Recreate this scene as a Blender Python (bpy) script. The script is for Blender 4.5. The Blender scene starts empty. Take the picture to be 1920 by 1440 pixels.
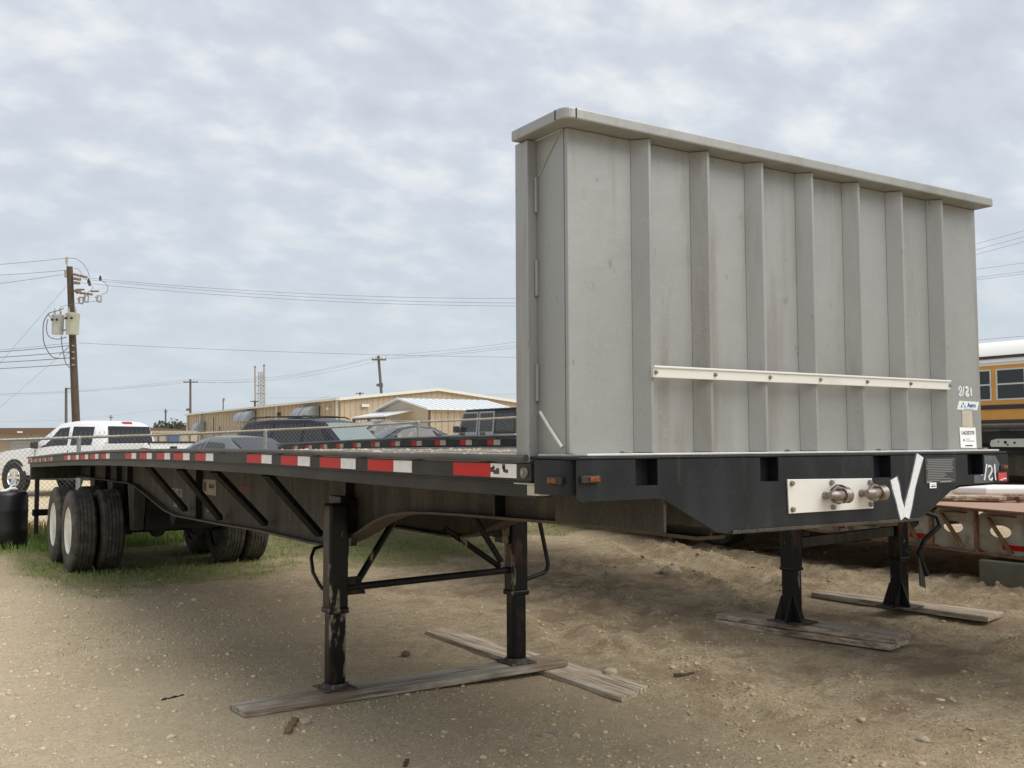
import bpy, bmesh, math, random
import numpy as np
from mathutils import Vector, Matrix
random.seed(7); rng = np.random.default_rng(7)
C = bpy.context.scene.collection
R = math.radians

# ---------------------------------------------------------------- camera
cam_d = bpy.data.cameras.new('camera'); cam = bpy.data.objects.new('camera', cam_d); C.objects.link(cam)
bpy.context.scene.camera = cam
cam_d.sensor_fit = 'HORIZONTAL'; cam_d.sensor_width = 36.0
cam_d.lens = 36.0 * 1880.748 / 1920.0
cam_d.clip_start = 0.05; cam_d.clip_end = 6000
CAM = Vector((-2.0765, -2.8446, 1.6687))
yaw, pitch, roll = R(32.5175), R(3.4451), R(-0.2553)
fw = Vector((math.sin(yaw)*math.cos(pitch), math.cos(yaw)*math.cos(pitch), math.sin(pitch)))
rt0 = Vector((math.cos(yaw), -math.sin(yaw), 0)); up0 = rt0.cross(fw)
rt = math.cos(roll)*rt0 + math.sin(roll)*up0
up = -math.sin(roll)*rt0 + math.cos(roll)*up0
cam.matrix_world = Matrix(((rt.x, up.x, -fw.x, CAM.x), (rt.y, up.y, -fw.y, CAM.y), (rt.z, up.z, -fw.z, CAM.z), (0, 0, 0, 1)))

# ---------------------------------------------------------------- sky, sun, exposure
scn = bpy.context.scene
SUN_EL, SUN_AZ = R(54), R(154)            # azimuth measured clockwise from +Y
world = bpy.data.worlds.new('World'); scn.world = world; world.use_nodes = True
nt = world.node_tree; nt.nodes.clear()
def N(t, tree=None, **kw):
    n = (tree or nt).nodes.new(t)
    for k, v in kw.items(): setattr(n, k, v)
    return n
L = nt.links.new
tc = N('ShaderNodeTexCoord'); sx = N('ShaderNodeSeparateXYZ'); L(tc.outputs['Generated'], sx.inputs[0])
def math_n(op, a, b=None, tree=None, clamp=False):
    n = N('ShaderNodeMath', tree, operation=op, use_clamp=clamp)
    ln = (tree or nt).links.new
    for i, x in enumerate((a, b)):
        if x is None: continue
        if isinstance(x, (int, float)): n.inputs[i].default_value = x
        else: ln(x, n.inputs[i])
    return n.outputs[0]
zc = math_n('MAXIMUM', sx.outputs[2], 0.0); zz = math_n('ADD', zc, 0.38)
px_ = math_n('DIVIDE', sx.outputs[0], zz); py_ = math_n('DIVIDE', sx.outputs[1], zz)
cx = N('ShaderNodeCombineXYZ'); L(px_, cx.inputs[0]); L(py_, cx.inputs[1])
mp = N('ShaderNodeMapping'); L(cx.outputs[0], mp.inputs[0]); mp.inputs['Rotation'].default_value = (0, 0, R(24)); mp.inputs['Scale'].default_value = (1.0, 1.25, 1); mp.inputs['Location'].default_value = (3.1, 1.7, 0)
n1 = N('ShaderNodeTexNoise'); n1.inputs['Scale'].default_value = 9.5; n1.inputs['Detail'].default_value = 5.0; n1.inputs['Roughness'].default_value = .52; n1.inputs['Distortion'].default_value = .0
n2 = N('ShaderNodeTexNoise'); n2.inputs['Scale'].default_value = 2.2; n2.inputs['Detail'].default_value = 2.0
L(mp.outputs[0], n1.inputs['Vector']); L(mp.outputs[0], n2.inputs['Vector'])
mixn = math_n('ADD', math_n('MULTIPLY', n1.outputs[0], .74), math_n('MULTIPLY', n2.outputs[0], .36))
cr = N('ShaderNodeValToRGB'); L(mixn, cr.inputs[0])
e = cr.color_ramp.elements
e[0].position = .38; e[0].color = (.665, .71, .79, 1)
e[1].position = .70; e[1].color = (.955, .975, 1.0, 1)
el = cr.color_ramp.elements.new(.54); el.color = (.745, .795, .875, 1)
# flatter, bluer layer towards the horizon
hf = N('ShaderNodeMapRange'); L(sx.outputs[2], hf.inputs[0]); hf.inputs[1].default_value = .05; hf.inputs[2].default_value = .30; hf.inputs[3].default_value = .80; hf.inputs[4].default_value = 0.0
hm = N('ShaderNodeMix', data_type='RGBA'); L(hf.outputs[0], hm.inputs[0]); L(cr.outputs[0], hm.inputs[6]); hm.inputs[7].default_value = (.67, .755, .83, 1)
bg_c = N('ShaderNodeBackground'); L(hm.outputs[2], bg_c.inputs[0]); bg_c.inputs[1].default_value = 0.43
sky = N('ShaderNodeTexSky', sky_type='NISHITA', sun_disc=False, sun_elevation=SUN_EL, sun_rotation=SUN_AZ, air_density=1.2, dust_density=3.0)
bg_s = N('ShaderNodeBackground'); L(sky.outputs[0], bg_s.inputs[0]); bg_s.inputs[1].default_value = .05
mxs = N('ShaderNodeMixShader'); mxs.inputs[0].default_value = .90; L(bg_s.outputs[0], mxs.inputs[1]); L(bg_c.outputs[0], mxs.inputs[2])
wo = N('ShaderNodeOutputWorld'); L(mxs.outputs[0], wo.inputs[0])
sun_d = bpy.data.lights.new('sun', 'SUN'); sun_d.energy = 1.5; sun_d.angle = R(60); sun_d.color = (1, .955, .89)
sun = bpy.data.objects.new('sun', sun_d); C.objects.link(sun)
sd = Vector((math.sin(SUN_AZ)*math.cos(SUN_EL), math.cos(SUN_AZ)*math.cos(SUN_EL), math.sin(SUN_EL)))
sun.rotation_euler = sd.to_track_quat('Z', 'Y').to_euler()
vs = scn.view_settings; vs.view_transform = 'Standard'; vs.look = 'None'; vs.exposure = 1.13; vs.gamma = 1.0; vs.use_curve_mapping = False
scn.render.engine = 'CYCLES'; scn.cycles.max_bounces = 6; scn.cycles.diffuse_bounces = 3

# ---------------------------------------------------------------- helpers
def ray_pt(px, py, dep):
    """point of the place at a given distance along a measured sight line (surveying the photograph)"""
    return CAM + dep*((px-960)/1880.748*rt - (py-720)/1880.748*up + fw)

class MB:
    def __init__(s): s.v = []; s.f = []
    def add(s, vs_, fs): 
        o = len(s.v); s.v += [tuple(p) for p in vs_]; s.f += [tuple(i+o for i in f) for f in fs]; return s
    def box(s, x0, x1, y0, y1, z0, z1):
        return s.add([(x0,y0,z0),(x1,y0,z0),(x1,y1,z0),(x0,y1,z0),(x0,y0,z1),(x1,y0,z1),(x1,y1,z1),(x0,y1,z1)],
                     [(3,2,1,0),(4,5,6,7),(0,1,5,4),(1,2,6,5),(2,3,7,6),(3,0,4,7)])
    def hexa(s, p):   # 8 corners like box
        return s.add(p, [(3,2,1,0),(4,5,6,7),(0,1,5,4),(1,2,6,5),(2,3,7,6),(3,0,4,7)])
    def prism(s, poly, axis, a, b):
        n = len(poly)
        ar = sum(poly[i][0]*poly[(i+1)%n][1]-poly[(i+1)%n][0]*poly[i][1] for i in range(n))
        if ar < 0: poly = poly[::-1]
        def P(q, t): return (t,q[0],q[1]) if axis == 0 else (q[0],t,q[1]) if axis == 1 else (q[0],q[1],t)
        vs_ = [P(q,a) for q in poly]+[P(q,b) for q in poly]
        fl = (axis == 1) ^ (b < a)
        fs = [tuple(range(n))[::-1], tuple(range(n,2*n))]+[(i,(i+1)%n,n+(i+1)%n,n+i) for i in range(n)]
        if fl: fs = [f[::-1] for f in fs]
        return s.add(vs_, fs)
    def tube(s, pts, r, n=8, cap=True):
        pts = [Vector(p) for p in pts]; k = len(pts)
        rs = r if isinstance(r, (list, tuple)) else [r]*k
        vs_ = []; prev = None
        for i, p in enumerate(pts):
            t = (pts[min(i+1,k-1)]-pts[max(i-1,0)]).normalized()
            if prev is None:
                a = t.orthogonal().normalized()
            else:
                a = (prev-t*prev.dot(t)); a = a.normalized() if a.length > 1e-6 else t.orthogonal().normalized()
            prev = a; b = t.cross(a)
            for j in range(n):
                w = 2*math.pi*(j+.5)/n; vs_.append(p+rs[i]*(a*math.cos(w)+b*math.sin(w)))
        fs = [(i*n+j, i*n+(j+1)%n, (i+1)*n+(j+1)%n, (i+1)*n+j) for i in range(k-1) for j in range(n)]
        if cap: fs += [tuple(range(n))[::-1], tuple(range((k-1)*n, k*n))]
        return s.add(vs_, fs)
    def bar(s, p0, p1, w, h, upv=(0,0,1)):
        p0, p1 = Vector(p0), Vector(p1); t = (p1-p0).normalized(); u = Vector(upv)
        a = t.cross(u).normalized()*w/2; b = a.normalized().cross(t).normalized()*h/2
        return s.hexa([p0-a-b, p0+a-b, p1+a-b, p1-a-b, p0-a+b, p0+a+b, p1+a+b, p1-a+b])
    def lathe(s, prof, o, axis, n=32, closed=False):
        """prof: (offset along axis, radius)"""
        o = Vector(o); ax = Vector(axis).normalized(); a = ax.orthogonal().normalized(); b = ax.cross(a)
        vs_ = [o+ax*t+r*(a*math.cos(2*math.pi*j/n)+b*math.sin(2*math.pi*j/n)) for t, r in prof for j in range(n)]
        k = len(prof); m = k if closed else k-1
        fs = [(i*n+j, i*n+(j+1)%n, ((i+1)%k)*n+(j+1)%n, ((i+1)%k)*n+j) for i in range(m) for j in range(n)]
        return s.add(vs_, fs)
    def grid(s, fn, nu, nv):
        vs_ = [fn(i/nu, j/nv) for i in range(nu+1) for j in range(nv+1)]
        fs = [(i*(nv+1)+j, (i+1)*(nv+1)+j, (i+1)*(nv+1)+j+1, i*(nv+1)+j+1) for i in range(nu) for j in range(nv)]
        return s.add(vs_, fs)
    def mesh(s, name, m, smooth=False, fix=True):
        me = bpy.data.meshes.new(name); me.from_pydata([tuple(p) for p in s.v], [], s.f)
        if fix:
            bm = bmesh.new(); bm.from_mesh(me); bmesh.ops.recalc_face_normals(bm, faces=bm.faces); bm.to_mesh(me); bm.free()
        me.materials.append(m)
        if smooth:
            me.polygons.foreach_set('use_smooth', [True]*len(me.polygons))
            if smooth is not True: me.set_sharp_from_angle(angle=R(smooth))
        return me
    def build(s, name, m, parent=None, bev=0, smooth=False, loc=None, fix=True, segs=2):
        return link(name, s.mesh(name, m, smooth, fix), parent, bev, loc, segs)
def link(name, me, parent=None, bev=0, loc=None, segs=2):
    o = bpy.data.objects.new(name, me); C.objects.link(o)
    if parent is not None: o.parent = parent
    if loc is not None: o.location = loc
    if bev:
        md = o.modifiers.new('bevel', 'BEVEL'); md.width = bev; md.segments = segs; md.limit_method = 'ANGLE'; md.angle_limit = R(40); md.harden_normals = False
    return o
def tag(o, label=None, cat=None, group=None, kind=None):
    if label: o['label'] = label
    if cat: o['category'] = cat
    if group: o['group'] = group
    if kind: o['kind'] = kind
    return o
def thing(name, label, cat, loc=(0,0,0), rz=0, group=None):
    o = bpy.data.objects.new(name, None); C.objects.link(o); o.location = loc; o.rotation_euler = (0,0,rz)
    o.empty_display_size = .2
    return tag(o, label, cat, group)
def empty(name, parent, loc=(0,0,0), rot=(0,0,0)):
    o = bpy.data.objects.new(name, None); C.objects.link(o); o.parent = parent; o.location = loc; o.rotation_euler = rot; o.empty_display_size = .1
    return o
def copy_tree(o, parent=None):
    c = o.copy(); C.objects.link(c)
    if parent is not None: c.parent = parent
    for ch in list(o.children): copy_tree(ch, c)
    return c

def mk(name, base, rough=.6, metal=0., layers=(), bump=None, rnd=0, spec=.5, coat=0., brick=None):
    """layers: (scale, colour, lo, hi, stretch, detail)"""
    m = bpy.data.materials.new(name); m.use_nodes = True; t = m.node_tree; b = t.nodes['Principled BSDF']; l = t.links.new
    b.inputs['Roughness'].default_value = rough; b.inputs['Metallic'].default_value = metal
    b.inputs['Specular IOR Level'].default_value = spec; b.inputs['Coat Weight'].default_value = coat
    if coat: b.inputs['Coat Roughness'].default_value = .08
    b.inputs['Base Color'].default_value = (*base, 1)
    col = None
    if layers or bump or rnd:
        co = N('ShaderNodeTexCoord', t).outputs['Object']
        if rnd:
            oi = N('ShaderNodeObjectInfo', t); va = N('ShaderNodeVectorMath', t, operation='SCALE'); 
            cxx = N('ShaderNodeCombineXYZ', t)
            for i in range(3): l(oi.outputs['Random'], cxx.inputs[i])
            l(cxx.outputs[0], va.inputs[0]); va.inputs['Scale'].default_value = 57.0
            ad = N('ShaderNodeVectorMath', t, operation='ADD'); l(co, ad.inputs[0]); l(va.outputs[0], ad.inputs[1]); co = ad.outputs[0]
        for ly in layers:
            sc, c2, lo, hi = ly[:4]; st = ly[4] if len(ly) > 4 else (1,1,1); de = ly[5] if len(ly) > 5 else 5
            mpn = N('ShaderNodeMapping', t); l(co, mpn.inputs[0]); mpn.inputs['Scale'].default_value = st
            nz = N('ShaderNodeTexNoise', t); nz.inputs['Scale'].default_value = sc; nz.inputs['Detail'].default_value = de; nz.inputs['Roughness'].default_value = .6
            l(mpn.outputs[0], nz.inputs['Vector'])
            mr = N('ShaderNodeMapRange', t); l(nz.outputs[0], mr.inputs[0]); mr.inputs[1].default_value = lo; mr.inputs[2].default_value = hi
            mx = N('ShaderNodeMix', t, data_type='RGBA'); l(mr.outputs[0], mx.inputs[0])
            if col is None: mx.inputs[6].default_value = (*base, 1)
            else: l(col, mx.inputs[6])
            mx.inputs[7].default_value = (*c2, 1); col = mx.outputs[2]
        if rnd:
            hs = N('ShaderNodeHueSaturation', t)
            if col is None: hs.inputs['Color'].default_value = (*base, 1)
            else: l(col, hs.inputs['Color'])
            mr = N('ShaderNodeMapRange', t); l(oi.outputs['Random'], mr.inputs[0]); mr.inputs[3].default_value = 1-rnd; mr.inputs[4].default_value = 1+rnd
            l(mr.outputs[0], hs.inputs['Value']); col = hs.outputs[0]
        if col is not None: l(col, b.inputs['Base Color'])
        if bump:
            sc, strn, dist = bump[:3]; st = bump[3] if len(bump) > 3 else (1,1,1)
            mpn = N('ShaderNodeMapping', t); l(co, mpn.inputs[0]); mpn.inputs['Scale'].default_value = st
            nz = N('ShaderNodeTexNoise', t); nz.inputs['Scale'].default_value = sc; nz.inputs['Detail'].default_value = 6
            l(mpn.outputs[0], nz.inputs['Vector'])
            bp = N('ShaderNodeBump', t); bp.inputs['Strength'].default_value = strn; bp.inputs['Distance'].default_value = dist
            l(nz.outputs[0], bp.inputs['Height']); l(bp.outputs[0], b.inputs['Normal'])
    return m

# ---------------------------------------------------------------- materials
M = {}
M['alu'] = mk('weathered_aluminium', (.318,.323,.314), .44, .4, [(1.6,(.268,.272,.262),.40,.68,(1,1,.35)), (7,(.250,.235,.212),.54,.70,(1,1,.10)), (160,(.345,.348,.328),.5,.75), (3.1,(.222,.205,.18),.56,.74,(1,1,.14)), (26,(.22,.215,.195),.66,.74,(1,1,.5))], (3.2,.34,.025))
M['alu_edge'] = mk('bare_aluminium', (.62,.62,.59), .38, .35, [(20,(.5,.49,.45),.5,.75)])
M['alu_bar'] = mk('white_aluminium_bar', (.68,.67,.63), .42, .15, [(9,(.55,.52,.46),.55,.8,(.3,1,1))])
M['bumper'] = mk('black_blue_paint', (.006,.0075,.0095), .5, 0, [(4,(.020,.024,.027),.45,.75,(1,1,.5)), (90,(.026,.029,.032),.54,.8), (9,(.030,.031,.031),.58,.72,(1,1,.15)), (16,(.06,.038,.026),.68,.78), (70,(.11,.105,.10),.72,.80)], (150,.10,.002), spec=.3)
M['patch'] = mk('worn_grey_paint', (.09,.105,.115), .55, 0, [(30,(.05,.06,.07),.4,.7)])
M['frame'] = mk('dirty_black_frame', (.046,.042,.034), .68, 0, [(3,(.095,.081,.058),.42,.70,(1,1.6,.25)), (9,(.036,.034,.030),.46,.68,(1,1.5,.2)), (5,(.15,.095,.05),.62,.80,(1,1.2,.3)), (60,(.12,.108,.088),.55,.8)], (60,.15,.003), spec=.25)
M['dusty'] = mk('dusty_brown_steel', (.10,.075,.048), .8, 0, [(6,(.06,.05,.04),.45,.7)], (50,.2,.003))
M['rail'] = mk('grimy_grey_rail', (.045,.044,.041), .5, 0, [(5,(.11,.105,.095),.45,.75,(1,.5,1)), (22,(.10,.06,.04),.66,.8)], (60,.1,.002))
M['rail_dk'] = mk('black_side_rail', (.011,.0105,.010), .5, 0, [(6,(.034,.031,.027),.45,.7,(1,.4,1)), (28,(.07,.038,.026),.66,.78), (60,(.06,.055,.048),.6,.8)], (50,.1,.002), spec=.3)
M['tape_r'] = mk('red_reflector', (.52,.012,.011), .45, 0, [(14,(.46,.02,.018),.45,.7), (60,(.45,.06,.05),.70,.85)], spec=.2)
M['tape_w'] = mk('white_reflector', (.74,.75,.74), .35, 0, [(25,(.58,.58,.55),.5,.75)])
M['tape_rd'] = mk('faded_red_reflector', (.33,.05,.04), .5, 0, [(10,(.25,.11,.08),.45,.7)])
M['tape_wd'] = mk('faded_white_reflector', (.50,.47,.38), .5, 0, [(12,(.38,.30,.20),.45,.7)])
M['deck'] = mk('grey_deck_wood', (.23,.205,.175), .85, 0, [(3,(.14,.12,.10),.4,.7,(8,.6,8)), (8,(.30,.27,.23),.5,.75,(10,.5,10))], (20,.3,.004,(6,.5,6)), rnd=.22)
M['plank'] = mk('weathered_grey_wood', (.46,.41,.335), .88, 0, [(3,(.17,.135,.095),.42,.60,(.5,9,9)), (7,(.56,.525,.46),.5,.72,(.4,10,10)), (2.2,(.25,.175,.11),.46,.64), (18,(.07,.06,.05),.66,.76,(.3,8,8))], (16,.5,.006,(.4,8,8)), rnd=.08)
M['plank2'] = mk('brown_weathered_wood', (.54,.455,.35), .9, 0, [(3,(.20,.15,.10),.44,.60,(9,.5,9)), (2.1,(.33,.24,.155),.48,.64), (7,(.54,.48,.40),.5,.72,(10,.4,10)), (20,(.06,.05,.04),.64,.75,(8,.3,8))], (16,.5,.006,(8,.4,8)), rnd=.08)
M['scrap'] = mk('brown_scrap_wood', (.22,.15,.085), .9, 0, [(8,(.10,.07,.045),.4,.7,(1,6,6))], (20,.4,.004), rnd=.2)
M['leg'] = mk('chipped_black_leg', (.006,.006,.0065), .38, 0, [(8,(.075,.036,.022),.53,.68,(1,1,.35)), (9,(.26,.225,.17),.60,.64,(1,1,.28)), (70,(.028,.025,.022),.60,.8)], (50,.2,.003), spec=.25)
M['foot'] = mk('muddy_foot_plate', (.05,.043,.036), .8, 0, [(25,(.20,.16,.11),.5,.68)], (40,.3,.005))
M['black'] = mk('black_steel', (.010,.010,.010), .5, 0, [(12,(.028,.024,.02),.5,.75)], spec=.3)
M['rubber'] = mk('dusty_tyre_rubber', (.052,.047,.041), .9, 0, [(9,(.135,.12,.095),.42,.70), (50,(.16,.14,.115),.6,.8)], (60,.25,.004))
M['rim'] = mk('white_steel_rim', (.76,.74,.66), .5, 0, [(7,(.62,.56,.42),.5,.8)])
M['amber'] = mk('amber_lens', (.15,.04,.008), .4, 0, [(90,(.26,.10,.02),.5,.6)], spec=.2)
M['red_lens'] = mk('red_lens', (.35,.008,.012), .2, 0, coat=.5)
M['brass'] = mk('worn_gladhand_metal', (.23,.20,.18), .38, .65, [(35,(.14,.07,.045),.5,.68), (18,(.42,.39,.36),.55,.75)], (60,.2,.002))
M['bolt'] = mk('bolt_steel', (.28,.25,.21), .5, .5, [(60,(.12,.08,.05),.5,.7)])
M['white_paint'] = mk('sprayed_white_paint', (.66,.67,.68), .7, 0, [(60,(.45,.46,.48),.52,.75)])
M['white_paint_w'] = mk('worn_white_lettering', (.50,.50,.47), .75, 0, [(40,(.16,.155,.145),.48,.62)])
M['paper'] = mk('white_label', (.80,.80,.80), .5)
M['sticker'] = mk('pale_blue_sticker', (.60,.68,.66), .35, 0, [(5,(.72,.76,.72),.4,.7)])
M['blue_ink'] = mk('blue_print', (.02,.07,.28), .5)
M['pale_ink'] = mk('pale_blue_print', (.30,.42,.62), .5)
M['ink'] = mk('black_print', (.02,.02,.025), .5)
M['grey_ink'] = mk('grey_print', (.21,.215,.215), .5)
M['plate_dk'] = mk('dark_data_plate', (.030,.032,.034), .4)
M['tan_tape'] = mk('tan_old_adhesive', (.46,.42,.34), .7, 0, [(14,(.38,.35,.29),.4,.7)])
M['decal_red'] = mk('red_decal', (.52,.05,.06), .5)
M['decal_tan'] = mk('tan_faded_decal', (.33,.275,.20), .7, 0, [(20,(.25,.20,.14),.45,.7)])
M['red_faint'] = mk('faded_red_paint', (.12,.045,.032), .75, 0, [(20,(.06,.045,.038),.45,.65)])
M['debris'] = mk('pale_wood_chips', (.52,.42,.27), .9, 0, [(20,(.34,.27,.17),.4,.7)])
M['galv'] = mk('galvanised_steel', (.36,.37,.35), .5, .35, [(12,(.28,.28,.26),.45,.7)])
M['galv_y'] = mk('stained_galvanised_rail', (.33,.30,.225), .6, .2, [(3,(.24,.20,.14),.42,.7,(1,1,1)), (9,(.40,.39,.34),.55,.75)])
M['wire'] = mk('fence_wire', (.17,.17,.165), .5, .3)
M['cable'] = mk('dark_cable', (.15,.16,.175), .85)
M['pole'] = mk('creosote_pole', (.085,.06,.045), .9, 0, [(6,(.05,.034,.026),.4,.7,(4,4,.3)), (9,(.14,.105,.08),.55,.75,(4,4,.25))], (20,.4,.01,(4,4,.3)))
M['pole_far'] = mk('grey_far_pole', (.11,.095,.085), .9)
M['transf'] = mk('transformer_grey', (.44,.46,.45), .5, 0, [(3,(.34,.37,.33),.45,.7,(1,1,.4)), (7,(.26,.22,.16),.68,.82,(1,1,.3))])
M['transf2'] = mk('transformer_greenish', (.40,.42,.37), .5, 0, [(3,(.30,.31,.22),.45,.7,(1,1,.4))])
M['insul'] = mk('porcelain_grey', (.32,.29,.28), .4)
M['insul_br'] = mk('brown_fibreglass', (.20,.155,.13), .6)
M['wall_tan'] = mk('tan_metal_wall', (.43,.355,.255), .65, 0, [(.5,(.38,.31,.22),.4,.7), (1.3,(.34,.27,.19),.58,.75,(1,1,.2))])
M['wall_tan2'] = mk('pale_tan_wall', (.48,.41,.33), .7)
M['trim'] = mk('white_trim', (.62,.62,.58), .5)
M['trim_br'] = mk('brown_trim', (.12,.07,.05), .6)
M['roof'] = mk('white_metal_roof', (.70,.73,.74), .4, .2)
M['duct'] = mk('grey_duct', (.30,.33,.35), .45, .3, [(1.5,(.24,.26,.28),.4,.7)])
M['door_dk'] = mk('dark_doorway', (.035,.03,.03), .6)
M['shed'] = mk('beige_container', (.42,.38,.28), .7, 0, [(1,(.36,.33,.24),.4,.7)])
M['brown_fascia'] = mk('brown_fascia', (.13,.085,.06), .7)
M['shutter'] = mk('grey_roll_door', (.38,.40,.40), .5)
M['glass_dk'] = mk('tinted_glass', (.012,.013,.014), .06, 0, spec=.6)
M['glass_md'] = mk('sky_reflection_windscreen', (.17,.22,.205), .05, 0, spec=.9, coat=.8)  # pale green base colour carries a painted sky reflection
M['glass_r'] = mk('dark_sedan_glass', (.03,.036,.04), .12, 0, spec=.5)  # darker glass tone for the sedans' windscreens and rear windows
M['white_car'] = mk('white_car_paint', (.80,.81,.82), .3, 0, coat=.6)
M['navy_car'] = mk('navy_car_paint', (.005,.0065,.016), .35, 0, coat=.15, spec=.3)
M['silver_car'] = mk('silver_car_paint', (.13,.14,.15), .3, .4, coat=.4)
M['black_car'] = mk('black_car_paint', (.012,.012,.014), .25, 0, coat=.8)
M['grey_car'] = mk('blue_grey_car_paint', (.24,.26,.30), .35, .2, coat=.5)
M['grey2_car'] = mk('dark_grey_car_paint', (.06,.065,.07), .3, .3, coat=.5)
M['plastic'] = mk('black_plastic_trim', (.018,.018,.019), .55)
M['drum'] = mk('black_plastic_drum', (.008,.008,.010), .38, 0, [(6,(.016,.015,.016),.5,.75)])
M['rag'] = mk('white_rag', (.74,.74,.76), .9)
M['chrome'] = mk('chrome', (.75,.76,.78), .15, 1.0)
M['tyre_car'] = mk('car_tyre', (.02,.02,.02), .85)
M['bus_y'] = mk('school_bus_yellow', (.60,.29,.035), .4, 0, [(2,(.52,.25,.03),.4,.7)], coat=.3)
M['bus_w'] = mk('bus_white_roof', (.78,.77,.73), .45)
M['bus_k'] = mk('bus_black_rail', (.02,.017,.02), .45)
M['bus_fr'] = mk('bus_window_frame', (.55,.56,.52), .4)
M['low_w'] = mk('rusty_white_steel', (.56,.56,.50), .7, 0, [(6,(.27,.15,.07),.56,.70), (2.5,(.34,.31,.24),.45,.7), (24,(.16,.075,.035),.66,.78)], (40,.2,.003))
M['low_r'] = mk('rusted_steel', (.20,.10,.05), .85, 0, [(9,(.30,.20,.11),.45,.7), (30,(.10,.05,.03),.55,.75)], (50,.3,.004))
M['low_d'] = mk('brown_deck_plate', (.34,.22,.15), .8, 0, [(1.5,(.28,.175,.115),.4,.7), (40,(.38,.26,.18),.5,.8)], (70,.15,.003))
M['low_bg'] = mk('greenish_block', (.17,.17,.135), .9, 0, [(5,(.13,.13,.10),.4,.7)], (30,.3,.01))
M['chain'] = mk('rusty_chain', (.13,.065,.04), .85, 0, [(20,(.22,.13,.08),.5,.7)])
M['pale_steel'] = mk('pale_bracket', (.55,.57,.52), .5, 0, [(10,(.42,.42,.36),.5,.75)])
M['orange'] = mk('burnt_orange', (.35,.10,.04), .8)

# ---------------------------------------------------------------- terrain
CP = [(-2,-2,-.03),(0,0,-.02),(3,0,0),(7,0,.2),(.6,3.5,0),(1.3,3.45,-.01),(2.1,3.9,-.035),(2.3,2.55,-.034),(2.2,5.2,-.03),(-.1,3.4,0.005),(3.2,4,.05),(4.6,3,.055),(4.55,3.8,.085),(4.8,2.3,.05),(6.1,3.2,.115),(6.1,4.2,.125),(6.2,2.3,.10),(7.4,3.2,.29),(9.5,3.3,.35),
      (0,10.8,.075),(2.4,10.9,.09),(0,12.4,.085),(2.4,12.4,.11),(-.3,13.8,.17),(.2,15.6,.22),(4.2,15.8,.40),(7.6,16,.58),(12,16.5,.72),(-4,15.5,.10),(1.2,28.5,.27),(4,25,.36),(4.5,19,.44),(8,22,.46),(12.8,28,.90),(14.0,23.5,.90),(14.8,34,1.0),(16.9,8.7,.72),(18,3,.70),
      (27,67,.95),(27,110,1.2),(25,50,1.0),(6,46,.55),(5.5,86,.4),(-30,80,.2),(-10,5,-.02),(-10,15,.03),(-8,30,.1),(13,62,.6),(-12,-10,-.05),(10,-10,.1),(25,-5,.6),(60,20,1.3),(80,60,1.5),(40,150,1.3),(80,240,1.4),
      (400,0,1.2),(-400,0,.3),(0,400,1.2),(0,-400,0),(300,300,1.3),(-300,300,.6),(1500,1500,1.2),(-1500,1500,.8),(1500,-1500,1.),(-1500,-1500,.4)]
CPa = np.array(CP, float)
def _ker(d): return np.sqrt(d*d+.3)
_A = _ker(np.hypot(CPa[:,None,0]-CPa[None,:,0], CPa[:,None,1]-CPa[None,:,1])); nC = len(CPa)
_K = np.zeros((nC+1,nC+1)); _K[:nC,:nC] = _A; _K[:nC,nC] = 1; _K[nC,:nC] = 1
_w = np.linalg.solve(_K, np.append(CPa[:,2], 0))
def g_arr(x, y):
    out = np.full(np.shape(x), _w[nC])
    for i in range(nC): out = out+_w[i]*_ker(np.hypot(x-CPa[i,0], y-CPa[i,1]))
    return out
def g(x, y): return float(g_arr(np.array([x]), np.array([y]))[0])
_tab = rng.random((256,256))
def vnoise(x, y, s=1., seed=0):
    x = x*s+seed*17.3+1000; y = y*s+seed*9.7+1000
    xi = np.floor(x).astype(int); yi = np.floor(y).astype(int); fx = x-xi; fy = y-yi
    fx = fx*fx*(3-2*fx); fy = fy*fy*(3-2*fy); T = lambda a, b: _tab[a & 255, b & 255]
    return (T(xi,yi)*(1-fx)+T(xi+1,yi)*fx)*(1-fy)+(T(xi,yi+1)*(1-fx)+T(xi+1,yi+1)*fx)*fy
def fbm(x, y, s, o=4, seed=0, gain=.5):
    r = 0; a = 1; t = 0
    for k in range(o): r = r+a*vnoise(x, y, s*2**k, seed+k*3); t += a; a *= gain
    return r/t
def sstep(a, b, x): t = np.clip((x-a)/(b-a), 0, 1); return t*t*(3-2*t)
RUTS = [([(7.2,8.6),(6.6,7.4),(6.5,6.2),(6.1,5.1),(5.7,4.4)], .16, .045), ([(7.9,8.2),(7.2,7.0),(7.1,6.0),(6.8,5.0),(6.6,4.6)], .12, .05), ([(5.2,8.4),(5.3,7.2),(5.0,6.2),(4.3,5.4)], .14, .03),
        ([(3.0,3.2),(2.7,2.3),(2.6,1.3),(2.7,.3)], .16, .02), ([(3.9,2.5),(3.2,1.7),(3.0,.6),(3.1,-.3)], .18, .02), ([(9.5,1.8),(7.8,2.3),(6.7,1.9),(5.0,1.5)], .10, .03), ([(3.4,5.0),(3.0,4.2),(3.1,3.4),(3.6,2.9)], .12, .035), ([(4.3,4.6),(3.6,4.0),(3.3,3.5)], .08, .04)]
def seg_d(x, y, pts):
    d = np.full(np.shape(x), 1e9)
    for (ax,ay),(bx,by) in zip(pts[:-1], pts[1:]):
        dx, dy = bx-ax, by-ay; t = np.clip(((x-ax)*dx+(y-ay)*dy)/(dx*dx+dy*dy), 0, 1)
        d = np.minimum(d, np.hypot(x-ax-t*dx, y-ay-t*dy))
    return d
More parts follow.
